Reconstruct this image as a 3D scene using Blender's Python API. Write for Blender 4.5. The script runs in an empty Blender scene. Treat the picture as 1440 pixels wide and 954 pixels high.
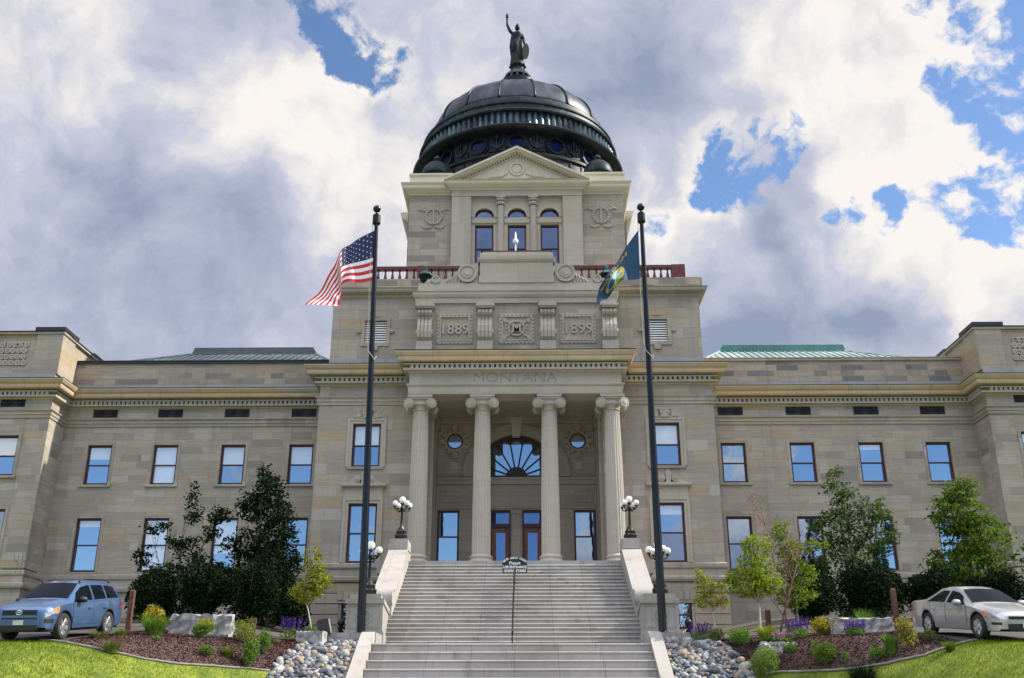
import bpy, math, random
import numpy as np
from mathutils import Vector, Matrix
random.seed(7); np.random.seed(7)
rad = math.radians
S = bpy.context.scene
COL = S.collection
# ------------------------------------------------------------------ camera
cam = bpy.data.cameras.new("camera"); cam.lens = 35.05; cam.sensor_width = 36; cam.clip_end = 6000
co = bpy.data.objects.new("camera", cam); COL.objects.link(co)
co.location = (0.575, 0, 0); co.rotation_euler = (rad(90 + 20.9), 0, rad(0.85)); S.camera = co
# ------------------------------------------------------------------ light
SUN_EL, SUN_AZ = 41.0, 5.0            # azimuth measured from +X towards +Y
sd = Vector((math.cos(rad(SUN_EL)) * math.cos(rad(SUN_AZ)), math.cos(rad(SUN_EL)) * math.sin(rad(SUN_AZ)), math.sin(rad(SUN_EL))))
sl = bpy.data.lights.new("sun", 'SUN'); sl.energy = 4.6; sl.angle = rad(0.5); sl.color = (1.0, 0.93, 0.82)
so = bpy.data.objects.new("sun", sl); COL.objects.link(so)
so.rotation_euler = (-sd).to_track_quat('-Z', 'Y').to_euler(); so.location = (60, 20, 60)
S.view_settings.view_transform = 'Standard'; S.view_settings.look = 'None'
S.view_settings.exposure = 0.62; S.view_settings.gamma = 1.0; S.view_settings.use_curve_mapping = False

class NT:
    """small node-tree helper"""
    def __init__(s, tree): s.t = tree
    def n(s, typ, **kw):
        nd = s.t.nodes.new(typ)
        for k, v in kw.items():
            if k.startswith('_'): setattr(nd, k[1:], v)
            else:
                key = int(k[1:]) if k[0] == 'i' and k[1:].isdigit() else k.replace('_', ' ')
                if hasattr(v, 'is_output') or isinstance(v, bpy.types.NodeSocket): s.t.links.new(v, nd.inputs[key])
                else: nd.inputs[key].default_value = v
        return nd
    def math(s, op, a, b=0.0, c=None, clamp=False):
        nd = s.n('ShaderNodeMath', _operation=op, _use_clamp=clamp)
        for i, v in enumerate((a, b, c)):
            if v is None: continue
            if isinstance(v, bpy.types.NodeSocket): s.t.links.new(v, nd.inputs[i])
            else: nd.inputs[i].default_value = v
        return nd.outputs[0]
    def vmath(s, op, a, b=None):
        nd = s.n('ShaderNodeVectorMath', _operation=op)
        for i, v in enumerate((a, b)):
            if v is None: continue
            if isinstance(v, bpy.types.NodeSocket): s.t.links.new(v, nd.inputs[i])
            else: nd.inputs[i].default_value = v
        return nd
    def mix(s, f, a, b, blend='MIX'):
        nd = s.n('ShaderNodeMix', _data_type='RGBA', _blend_type=blend)
        for i, v in ((0, f), (6, a), (7, b)):
            if isinstance(v, bpy.types.NodeSocket): s.t.links.new(v, nd.inputs[i])
            elif i == 0: nd.inputs[0].default_value = v
            else: nd.inputs[i].default_value = (*v[:3], 1)
        return nd.outputs[2]
    def ramp(s, fac, stops, interp='LINEAR'):
        nd = s.n('ShaderNodeValToRGB'); nd.color_ramp.interpolation = interp
        e = nd.color_ramp.elements
        while len(e) < len(stops): e.new(0.5)
        for i, (p, c) in enumerate(stops): e[i].position = p; e[i].color = (*c[:3], 1)
        s.t.links.new(fac, nd.inputs[0]); return nd.outputs[0]
    def smooth(s, v, a, b, lo=0.0, hi=1.0):
        nd = s.n('ShaderNodeMapRange', _interpolation_type='SMOOTHSTEP')
        s.t.links.new(v, nd.inputs[0])
        for i, q in enumerate((a, b, lo, hi)): nd.inputs[i + 1].default_value = q
        return nd.outputs[0]

W_ = bpy.data.worlds.new("World"); S.world = W_; W_.use_nodes = True
def build_world():
    t = NT(W_.node_tree); W_.node_tree.nodes.clear()
    sky = t.n('ShaderNodeTexSky'); sky.sky_type = 'NISHITA'; sky.sun_disc = False
    sky.sun_elevation = rad(SUN_EL); sky.sun_rotation = rad(90 - SUN_AZ); sky.altitude = 1200; sky.dust_density = 0.3; sky.ozone_density = 3.0
    d = t.n('ShaderNodeTexCoord').outputs['Generated']
    def noise(sc, det, rough, vec, off=(0, 0, 0)):
        m = t.vmath('ADD', vec, off).outputs[0]
        return t.n('ShaderNodeTexNoise', Vector=m, Scale=sc, Detail=det, Roughness=rough)
    nz = noise(9.0, 7.0, 0.62, d)
    off = t.vmath('SUBTRACT', nz.outputs['Color'], (0.5, 0.5, 0.5)).outputs[0]
    off = t.vmath('MULTIPLY', off, (0.075, 0.075, 0.075)).outputs[0]
    dw = t.vmath('NORMALIZE', t.vmath('ADD', d, off).outputs[0]).outputs[0]
    nz2 = noise(3.0, 4.0, 0.55, d, (3.1, 1.7, 0.4))
    off2 = t.vmath('MULTIPLY', t.vmath('SUBTRACT', nz2.outputs['Color'], (0.5, 0.5, 0.5)).outputs[0], (0.34, 0.34, 0.34)).outputs[0]
    dw2 = t.vmath('NORMALIZE', t.vmath('ADD', dw, off2).outputs[0]).outputs[0]
    def vec(az, el):
        a, e = rad(az), rad(el); return (math.sin(a) * math.cos(e), math.cos(a) * math.cos(e), math.sin(e))
    def blobs(src, lst, inner=0.1):
        acc = None
        for az, el, r, w in lst:
            dot = t.vmath('DOT_PRODUCT', src, vec(az, el)).outputs['Value']
            v = t.smooth(dot, math.cos(rad(r)), math.cos(rad(r * inner)), 0.0, w)
            acc = v if acc is None else t.math('ADD', acc, v)
        return acc
    # gaps of blue sky between the clouds: broad soft fields, torn by fractal noise
    holes = blobs(dw, [(-14.3, 39.0, 2.6, .75), (-12.6, 36.9, 2.5, .70), (-10.6, 36.3, 2.4, .70), (-9.0, 35.8, 2.2, .62),
        (12.2, 30.6, 3.0, .62), (12.4, 29.0, 2.8, .55), (14.4, 30.0, 3.2, .50), (16.4, 30.8, 2.6, .62), (13.6, 28.3, 2.4, .50),
        (29.6, 35.2, 4.2, .95), (27.2, 36.8, 3.2, .7), (31.6, 33.6, 3.0, .55), (26.6, 31.5, 2.2, .60), (28.6, 30.2, 2.4, .66), (30.0, 29.2, 2.4, .55),
        (22.0, 26.5, 2.2, .50), (23.8, 26.8, 2.0, .5), (26.1, 26.5, 2.4, .55), (28.0, 25.4, 3.2, .9), (30.0, 24.5, 3.4, .9), (8.3, 26.8, 1.6, .78), (19.6, 27.2, 1.8, .45)])
    fb = noise(26.0, 12.0, 0.58, dw, (2.7, 6.1, 3.3)).outputs['Fac']
    fb2 = noise(9.0, 8.0, 0.62, d, (8.7, 1.1, 6.3)).outputs['Fac']
    n3 = noise(3.6, 7.0, 0.58, dw, (7.3, 2.2, 5.1)).outputs['Fac']
    sep = t.n('ShaderNodeSeparateXYZ', Vector=d)
    behind = t.smooth(sep.outputs[1], 0.25, -0.15)
    low = t.smooth(sep.outputs[2], 0.74, 0.42)
    openhole = t.math('MULTIPLY', t.math('MULTIPLY', t.smooth(n3, 0.68, 0.50), behind), low)
    hole = t.math('ADD', t.math('MINIMUM', t.math('MULTIPLY', holes, 0.66), 0.62), openhole)
    tear = t.math('ADD', t.math('MULTIPLY', t.math('SUBTRACT', fb, 0.5), 2.3), t.math('MULTIPLY', t.math('SUBTRACT', fb2, 0.5), 1.3))
    tear = t.math('MULTIPLY', tear, t.smooth(hole, 0.0, 0.25))
    hv = t.math('ADD', hole, tear)
    cover = t.smooth(hv, 0.66, 0.30)                    # 1 = cloud, 0 = blue
    # how bright the cloud is
    br = blobs(dw2, [(21.5, 35, 12, .22), (27, 31.5, 9, .20), (-12.2, 32.2, 8, .25), (-14, 35.5, 7, .26), (-7.5, 27.5, 8, .26), (9, 28.5, 6, .34),
        (22, 24.7, 5, .44), (27.5, 23.4, 6, .40), (12, 25.6, 5, .34), (16.5, 25.0, 4, .22), (27, 28.5, 6, .26), (-33, 33, 9, .16), (-22, 36, 9, .16), (0, 38, 10, .14), (29, 21.2, 5, .2)])
    dk = blobs(dw2, [(-25, 24, 15, .15), (-28, 19, 15, .12), (-18, 28, 9, .06), (7.5, 35.5, 7, .26), (5, 33, 6, .14), (10.5, 33.2, 6, .24), (9.5, 21.8, 9, .40), (17.0, 28.0, 5.0, .38),
        (19.0, 26.0, 4.0, .24), (18.5, 21.0, 8, .40), (-12, 22, 12, .14), (24, 29.5, 3, .14), (23.5, 20.5, 5, .22)])
    n4 = noise(7.0, 12.0, 0.63, dw2, (1.1, 9.2, 4.0)).outputs['Fac']
    n6 = noise(20.0, 9.0, 0.6, dw, (5.1, 3.2, 1.0)).outputs['Fac']
    n5 = noise(2.2, 3.0, 0.5, d, (4.4, 0.3, 8.8)).outputs['Fac']
    edge = t.math('MULTIPLY', t.smooth(hole, 0.02, 0.40), 0.20)
    b = t.math('ADD', t.math('SUBTRACT', br, t.math('MULTIPLY', dk, 0.85)), 0.50)
    b = t.math('ADD', b, t.math('MULTIPLY', t.math('SUBTRACT', n4, 0.5), 1.35))
    b = t.math('ADD', b, t.math('MULTIPLY', t.math('SUBTRACT', n6, 0.5), 0.75))
    b = t.math('ADD', b, t.math('MULTIPLY', t.math('SUBTRACT', n5, 0.5), 0.35))
    b = t.math('ADD', b, edge, clamp=True)
    cl = t.ramp(b, [(0.0, (.31, .37, .52)), (0.3, (.44, .49, .63)), (0.58, (.60, .62, .74)), (0.82, (.84, .82, .83)), (1.0, (.99, .95, .92))])
    k = 6.3
    cl = t.vmath('MULTIPLY', cl, (k, k, k)).outputs[0]
    # added brightness on unseen clouds behind the camera, warm fill for the shaded facade
    front = t.math('MULTIPLY', t.smooth(sep.outputs[1], 0.25, -0.35), t.smooth(sep.outputs[2], 0.42, 0.80))
    boost = t.n('ShaderNodeCombineXYZ', X=t.math('ADD', t.math('MULTIPLY', front, 4.0), 1.0), Y=t.math('ADD', t.math('MULTIPLY', front, 3.7), 1.0), Z=t.math('ADD', t.math('MULTIPLY', front, 3.25), 1.0)).outputs[0]
    sc = t.vmath('MULTIPLY', cl, boost)
    # clear sky, a little deeper than the dusty default
    hs = t.n('ShaderNodeHueSaturation', Saturation=1.02, Value=1.30, Color=sky.outputs[0])
    col = t.mix(cover, hs.outputs[0], sc.outputs[0])
    bg = t.n('ShaderNodeBackground', Color=col, Strength=0.10)
    out = t.n('ShaderNodeOutputWorld'); W_.node_tree.links.new(bg.outputs[0], out.inputs[0])
build_world()

# ------------------------------------------------------------------ materials
M = {}
def base_mat(name):
    m = bpy.data.materials.new(name); m.use_nodes = True; m.node_tree.nodes.clear()
    t = NT(m.node_tree); M[name] = m
    return m, t
def finish(m, t, **kw):
    p = t.n('ShaderNodeBsdfPrincipled', **kw)
    o = t.n('ShaderNodeOutputMaterial'); m.node_tree.links.new(p.outputs[0], o.inputs[0]); return p
def hsv(c, v): return tuple(min(1, x * v) for x in c[:3])
def plain(name, col, rough=0.6, metal=0.0, var=0.15, scale=6.0, bump=0.0, bscale=40.0, col2=None, coat=0.0, spec=0.5, obj=True):
    m, t = base_mat(name)
    v = t.n('ShaderNodeTexCoord').outputs['Object'] if obj else t.n('ShaderNodeNewGeometry').outputs['Position']
    nz = t.n('ShaderNodeTexNoise', Vector=v, Scale=scale, Detail=6.0, Roughness=0.6).outputs['Fac']
    f = t.smooth(nz, 0.3, 0.7)
    c = t.mix(f, hsv(col, 1 - var), col2 if col2 else hsv(col, 1 + var))
    kw = dict(Base_Color=c, Roughness=rough, Metallic=metal)
    p = finish(m, t, **kw); p.inputs['Coat Weight'].default_value = coat; p.inputs['Specular IOR Level'].default_value = spec
    if bump:
        nb = t.n('ShaderNodeTexNoise', Vector=v, Scale=bscale, Detail=4.0).outputs['Fac']
        b = t.n('ShaderNodeBump', Strength=bump, Distance=0.02, Height=nb); m.node_tree.links.new(b.outputs[0], p.inputs['Normal'])
    return m
def stone(name, stops, bw=1.7, bh=0.42, mortar=0.010, mcol=(.22, .20, .17), vein=0.25, stain=0.25, mix2=0.5, bump=0.25):
    """coursed ashlar: every block its own tone, veins along the bed, weathering"""
    m, t = base_mat(name)
    g = t.n('ShaderNodeNewGeometry'); sp = t.n('ShaderNodeSeparateXYZ', Vector=g.outputs['Position'])
    sn = t.n('ShaderNodeSeparateXYZ', Vector=g.outputs['True Normal'])
    side = t.math('GREATER_THAN', t.math('ABSOLUTE', sn.outputs[0]), t.math('ABSOLUTE', sn.outputs[1]))
    u = t.math('ADD', t.math('MULTIPLY', sp.outputs[0], t.math('SUBTRACT', 1.0, side)), t.math('MULTIPLY', sp.outputs[1], side))
    u = t.math('ADD', u, 200.0)
    vec = t.n('ShaderNodeCombineXYZ', X=u, Y=sp.outputs[2], Z=0.0).outputs[0]
    def brick(w, h, off, sq, sqf):
        b = t.n('ShaderNodeTexBrick', _offset=off, _squash=sq, _squash_frequency=sqf, Vector=vec, Color1=(0, 0, 0, 1), Color2=(1, 1, 1, 1), Mortar=(.5, .5, .5, 1), Scale=1.0)
        b.inputs['Mortar Size'].default_value = mortar; b.inputs['Brick Width'].default_value = w; b.inputs['Row Height'].default_value = h
        b.inputs['Mortar Smooth'].default_value = 0.2; b.inputs['Bias'].default_value = 0.0
        return b
    b1 = brick(bw, bh, 0.5, 0.62, 3); b2 = brick(bw * 2.36, bh * 2, 0.37, 1.0, 2)
    r = t.math('ADD', t.math('MULTIPLY', b1.outputs[0], 1 - mix2 * .5), t.math('MULTIPLY', b2.outputs[0], mix2 * .5))
    col = t.ramp(r, stops)
    st = t.vmath('MULTIPLY', g.outputs['Position'], (0.55, 0.55, 5.5)).outputs[0]
    # shift the vein pattern block by block
    st = t.vmath('ADD', st, t.n('ShaderNodeCombineXYZ', X=t.math('MULTIPLY', b1.outputs[0], 9.0), Y=t.math('MULTIPLY', b1.outputs[0], 5.0), Z=0.0).outputs[0]).outputs[0]
    vn = t.n('ShaderNodeTexNoise', Vector=st, Scale=1.6, Detail=6.0, Roughness=0.62, Distortion=0.4).outputs['Fac']
    col = t.mix(t.smooth(vn, 0.40, 0.68, 0.0, vein), col, (.16, .15, .135), 'MIX')
    big = t.n('ShaderNodeTexNoise', Vector=t.vmath('MULTIPLY', g.outputs['Position'], (0.45, 0.45, 0.22)).outputs[0], Scale=1.0, Detail=7.0, Roughness=0.65).outputs['Fac']
    col = t.mix(t.smooth(big, 0.42, 0.72, 0.0, stain), col, (.20, .185, .155))
    run = t.n('ShaderNodeTexNoise', Vector=t.vmath('MULTIPLY', g.outputs['Position'], (2.4, 2.4, 0.10)).outputs[0], Scale=1.0, Detail=5.0, Roughness=0.6).outputs['Fac']
    col = t.mix(t.smooth(run, 0.52, 0.74, 0.0, stain * 1.1), col, (.15, .14, .12))
    fine = t.n('ShaderNodeTexNoise', Vector=g.outputs['Position'], Scale=22.0, Detail=5.0, Roughness=0.7).outputs['Fac']
    col = t.mix(0.35, col, t.ramp(fine, [(0.25, (.55, .55, .55)), (0.75, (1, 1, 1))]), 'MULTIPLY')
    if mortar > 0: col = t.mix(t.math('MULTIPLY', b1.outputs['Fac'], 0.75), col, mcol)
    p = finish(m, t, Base_Color=col, Roughness=0.85); p.inputs['Specular IOR Level'].default_value = 0.25
    h = t.math('ADD', t.math('MULTIPLY', b1.outputs['Fac'], -0.6), t.math('MULTIPLY', fine, 0.5))
    bp = t.n('ShaderNodeBump', Strength=bump, Distance=0.02, Height=h); m.node_tree.links.new(bp.outputs[0], p.inputs['Normal'])
    return m
GREY, BEIGE, TAN, PALE, DARK = (.405, .355, .285), (.45, .385, .290), (.45, .345, .220), (.48, .435, .360), (.25, .23, .20)
stone('sandstone', [(0.0, hsv(DARK, .95)), (0.16, hsv(GREY, .92)), (0.36, GREY), (0.5, BEIGE), (0.62, hsv(GREY, 1.03)), (0.80, PALE), (0.95, TAN)], 1.9, 0.43, 0.009, mix2=.35, vein=.24)
stone('sandstone_large', [(0.0, hsv(GREY, .80)), (0.2, GREY), (0.4, hsv(GREY, .95)), (0.55, PALE), (0.75, BEIGE), (0.95, hsv(TAN, 1.0))], 2.3, 0.62, 0.009, vein=.22, mix2=.35)
stone('sky_tint_course', [(0, (.34, .345, .36)), (.5, (.40, .40, .405)), (1, (.36, .355, .36))], 2.4, 3.0, .006, vein=.25)  # blue-grey tone paints the sky reflected off the flashings onto the stone
stone('dentil_stone', [(0, (.47, .44, .36)), (1, (.52, .48, .40))], 2.0, 4.0, 0.0, vein=.06, stain=.12)
stone('parapet_stone', [(0.0, (.13, .125, .12)), (0.10, hsv(DARK, .9)), (0.3, hsv(GREY, .9)), (0.55, BEIGE), (0.8, hsv(GREY, .95)), (0.95, TAN)], 1.3, 0.36, 0.011, vein=.35, stain=.30, mix2=.15)
stone('carved_stone', [(0.0, hsv(PALE, .88)), (0.5, PALE), (1.0, hsv(BEIGE, 1.08))], 2.6, 3.0, 0.004, vein=.12, stain=.16, mix2=.3)
stone('column_stone', [(0.0, hsv(PALE, .95)), (0.5, hsv(PALE, 1.02)), (1.0, PALE)], 3.0, 2.9, 0.006, vein=.10, stain=.14, mix2=.3)
stone('porch_stone', [(0.0, hsv(GREY, .82)), (0.5, hsv(GREY, .95)), (1.0, hsv(BEIGE, .95))], 2.0, 0.62, 0.010, vein=.18)
stone('cornice_stone', [(0.0, (.58, .44, .25)), (0.4, (.62, .47, .27)), (0.7, (.56, .46, .32)), (1.0, (.64, .46, .235))], 2.4, 4.0, 0.012, vein=.14, stain=.22, mix2=.4)
stone('cream_stone', [(0.0, (.63, .575, .44)), (0.5, (.67, .615, .48)), (1.0, (.65, .585, .43))], 3.0, 3.0, 0.004, vein=.05, stain=.08)
stone('granite', [(0.0, (.36, .34, .315)), (0.5, (.43, .405, .375)), (1.0, (.39, .37, .35))], 2.4, 40.0, 0.008, mcol=(.10, .09, .085), vein=.14, stain=.42, mix2=.3)
stone('cheek_stone', [(0.0, (.40, .375, .34)), (0.5, (.45, .42, .38)), (1.0, (.38, .36, .325))], 2.2, 30.0, 0.006, vein=.10, stain=.30)
plain('incised', (.27, .26, .24), .9, obj=False)
plain('dark_frame', (.022, .007, .008), .45, var=.25)
plain('maroon', (.055, .012, .014), .45, var=.25)
plain('maroon_rail', (.10, .018, .020), .5, var=.25, scale=3)
plain('dark_metal', (.022, .020, .019), .38, metal=.5, var=.3)
plain('black_iron', (.014, .013, .013), .42, metal=.3, var=.3)
plain('black_pole', (.004, .004, .004), .24, metal=0, var=.3, scale=2, spec=.42)
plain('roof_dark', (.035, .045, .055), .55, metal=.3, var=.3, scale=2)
plain('coping_dark', (.018, .018, .022), .5, var=.3)
plain('wood', (.15, .055, .022), .5, var=.4, scale=9)
plain('post_wood', (.11, .048, .03), .75, var=.35, scale=9, bump=.2)
plain('globe', (.86, .85, .82), .25, var=.03)
plain('white_paint', (.78, .78, .76), .45, var=.06)
plain('brass', (.5, .36, .10), .35, metal=.9)
plain('tyre', (.025, .025, .026), .8)
plain('alloy', (.62, .62, .64), .32, metal=.85, var=.08)
plain('black_plastic', (.016, .016, .017), .5)
plain('car_glass', (.004, .006, .010), .04, var=.1, spec=.14)
plain('lamp_clear', (.30, .32, .34), .15, var=.4, scale=14, coat=.5)
plain('lamp_orange', (.62, .20, .06), .15, var=.2, coat=1)
plain('lamp_red', (.45, .02, .03), .2, coat=1)
plain('plate', (.60, .58, .52), .5, var=.15, scale=12)
plain('asphalt', (.055, .054, .052), .9, bump=.4, bscale=60, obj=False, scale=2)
plain('concrete', (.40, .385, .36), .85, var=.2, scale=2, bump=.25, bscale=30, obj=False)
plain('bark_grey', (.20, .17, .13), .9, var=.3, scale=9, bump=.4)
plain('bark_pale', (.46, .42, .36), .85, var=.25, scale=9, bump=.3)
plain('twig', (.22, .12, .09), .9, var=.3)
plain('rope', (.55, .52, .45), .9)
plain('sign_black', (.012, .013, .016), .35, var=.1)
plain('granite_block', (.29, .285, .28), .85, var=.5, scale=3.5, bump=.6, bscale=9)
plain('path_concrete', (.42, .40, .37), .9, var=.15, scale=1.5, bump=.2, bscale=25, obj=False)
def copper(name, a, b, c, metal, rough, scale, lo=.42, hi=.62):
    m, t = base_mat(name)
    g = t.n('ShaderNodeNewGeometry')
    st = t.vmath('MULTIPLY', g.outputs['Position'], (1.0, 1.0, 0.35)).outputs[0]
    n1 = t.n('ShaderNodeTexNoise', Vector=st, Scale=scale, Detail=8.0, Roughness=0.68).outputs['Fac']
    n2 = t.n('ShaderNodeTexNoise', Vector=g.outputs['Position'], Scale=scale * .3, Detail=4.0).outputs['Fac']
    col = t.mix(t.smooth(n1, lo, hi), a, b); col = t.mix(t.smooth(n2, 0.45, 0.7), col, c)
    p = finish(m, t, Base_Color=col, Roughness=rough, Metallic=metal); p.inputs['Specular IOR Level'].default_value = .2
    bp = t.n('ShaderNodeBump', Strength=0.15, Distance=0.03, Height=n1); m.node_tree.links.new(bp.outputs[0], p.inputs['Normal'])
copper('copper_dark', (.010, .010, .013), (.016, .024, .028), (.006, .008, .013), .1, .38, 2.2)
copper('copper_green', (.012, .022, .025), (.036, .075, .078), (.010, .015, .019), .15, .48, 3.4, .45, .7)
copper('copper_shell', (.045, .052, .064), (.095, .115, .135), (.026, .034, .048), .35, .42, 1.3, .38, .66)
copper('copper_pleat', (.05, .078, .09), (.11, .17, .18), (.03, .036, .05), .45, .32, 3.0)
copper('bronze', (.008, .011, .011), (.026, .048, .046), (.006, .008, .009), .1, .5, 3.5, .5, .72)
copper('bronze_matt', (.010, .013, .013), (.022, .034, .034), (.008, .010, .010), .0, .85, 3.5, .5, .72)
copper('copper_relief', (.03, .034, .042), (.06, .085, .095), (.025, .028, .036), .3, .45, 3.0)
copper('bronze_green', (.03, .07, .072), (.09, .20, .19), (.02, .03, .032), .3, .5, 3.0)
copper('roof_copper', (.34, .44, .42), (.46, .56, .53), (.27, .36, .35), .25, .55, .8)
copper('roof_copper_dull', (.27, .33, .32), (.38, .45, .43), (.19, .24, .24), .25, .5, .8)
copper('roof_teal', (.012, .085, .080), (.016, .11, .10), (.01, .06, .06), .1, .5, .8)
def glass(name, tint, base, refl, blind=None):
    m, t = base_mat(name)
    d = t.n('ShaderNodeBsdfPrincipled', Base_Color=(*base, 1), Roughness=.25); d.inputs['Specular IOR Level'].default_value = 0
    gl = t.n('ShaderNodeBsdfGlossy', Color=(*tint, 1), Roughness=.015)
    o = t.n('ShaderNodeTexCoord').outputs['Object']
    nz = t.n('ShaderNodeTexNoise', Vector=o, Scale=1.3, Detail=1.0).outputs['Fac']
    bp = t.n('ShaderNodeBump', Strength=.05, Distance=.04, Height=nz); m.node_tree.links.new(bp.outputs[0], gl.inputs['Normal'])
    mx = t.n('ShaderNodeMixShader', Fac=refl); m.node_tree.links.new(d.outputs[0], mx.inputs[1]); m.node_tree.links.new(gl.outputs[0], mx.inputs[2])
    o2 = t.n('ShaderNodeOutputMaterial'); m.node_tree.links.new(mx.outputs[0], o2.inputs[0])
glass('glass_clear', (.62, .76, .90), (.012, .016, .024), .62)
glass('glass_blind', (.85, .92, 1.0), (.72, .73, .72), .34)
glass('glass_dome', (.30, .45, 1.0), (.003, .005, .016), .035)
glass('glass_high', (.45, .62, 1.0), (.006, .012, .035), .34)
def paint(name, col, flake=.25):
    m, t = base_mat(name)
    o = t.n('ShaderNodeTexCoord').outputs['Object']
    nz = t.n('ShaderNodeTexNoise', Vector=o, Scale=3.0, Detail=5.0).outputs['Fac']
    c = t.mix(t.smooth(nz, .35, .7), hsv(col, .93), hsv(col, 1.05))
    p = finish(m, t, Base_Color=c, Roughness=.38, Metallic=flake); p.inputs['Coat Weight'].default_value = .9; p.inputs['Coat Roughness'].default_value = .06
paint('paint_blue', (.065, .135, .275), .45); paint('paint_silver', (.43, .43, .43), .45); paint('paint_black', (.012, .012, .014), .1); paint('paint_white', (.72, .72, .70), .1)
def leaf(name, cols, trans=.35, rough=.55):
    m, t = base_mat(name)
    r = t.n('ShaderNodeNewGeometry').outputs['Random Per Island']
    n = len(cols); col = t.ramp(r, [(i / max(1, n - 1), c) for i, c in enumerate(cols)])
    p = t.n('ShaderNodeBsdfPrincipled', Base_Color=col, Roughness=rough); p.inputs['Specular IOR Level'].default_value = .07
    tr = t.n('ShaderNodeBsdfTranslucent', Color=col)
    mx = t.n('ShaderNodeMixShader', Fac=trans); m.node_tree.links.new(p.outputs[0], mx.inputs[1]); m.node_tree.links.new(tr.outputs[0], mx.inputs[2])
    o = t.n('ShaderNodeOutputMaterial'); m.node_tree.links.new(mx.outputs[0], o.inputs[0])
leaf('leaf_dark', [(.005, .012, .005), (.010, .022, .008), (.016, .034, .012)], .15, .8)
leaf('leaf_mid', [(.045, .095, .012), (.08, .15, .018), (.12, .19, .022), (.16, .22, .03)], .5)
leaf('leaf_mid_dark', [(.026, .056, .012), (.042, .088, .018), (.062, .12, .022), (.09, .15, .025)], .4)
leaf('leaf_lime2', [(.08, .15, .018), (.13, .21, .022), (.19, .27, .028), (.24, .30, .03)], .4)
leaf('leaf_lime3', [(.10, .18, .03), (.16, .25, .045), (.22, .30, .06)], .35)
leaf('leaf_lime', [(.14, .20, .018), (.22, .29, .025), (.30, .36, .030), (.20, .27, .03)], .4)
leaf('leaf_gold', [(.17, .21, .018), (.25, .28, .025), (.32, .30, .03), (.22, .26, .025)], .4)
leaf('leaf_fresh', [(.07, .16, .02), (.11, .22, .03), (.16, .27, .035)], .35)
leaf('leaf_olive', [(.09, .12, .03), (.15, .17, .05), (.20, .18, .06)], .3)
leaf('flower_gold', [(.42, .34, .02), (.50, .40, .03), (.38, .28, .03)], .3)
leaf('flower_violet', [(.055, .025, .16), (.09, .04, .24), (.12, .06, .28)], .25)
leaf('flower_pink', [(.30, .14, .22), (.40, .22, .30), (.34, .2, .3)], .25)
leaf('blade', [(.105, .165, .010), (.145, .21, .012), (.185, .245, .015), (.235, .262, .022)], .45)
leaf('chip', [(.075, .040, .036), (.11, .062, .052), (.15, .095, .08), (.06, .036, .032)], 0.0, .9)
plain('turf', (.11, .165, .012), .9, var=.3, scale=.9, col2=(.20, .24, .018), obj=False, bump=.5, bscale=50)
plain('park_ground', (.085, .085, .07), .95, var=.25, scale=.05, obj=False)
plain('mulch', (.085, .048, .042), .95, var=.45, scale=14, bump=.35, bscale=70, obj=False)
plain('soil', (.075, .065, .05), .95, var=.3, obj=False, bump=.5, bscale=20)
plain('edging', (.19, .18, .165), .8, var=.2, scale=5)
for i_, c_ in enumerate([(.19, .205, .23), (.095, .105, .13), (.29, .285, .275), (.27, .20, .15), (.14, .155, .18), (.34, .33, .31)]):
    plain('cobble_%d' % i_, c_, .75, var=.3, scale=5, bump=.3, bscale=14)
plain('flag_red', (.50, .022, .030), .85, var=.05); plain('flag_white', (.74, .73, .72), .85, var=.03); plain('flag_navy', (.016, .022, .085), .85, var=.08)
plain('flag_blue', (.012, .055, .115), .8, var=.15, scale=2); plain('flag_gold', (.50, .36, .015), .8, var=.06); plain('seal_green', (.16, .34, .06), .8); plain('seal_sky', (.30, .48, .70), .8)
for m_ in M.values(): m_.use_fake_user = False

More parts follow.
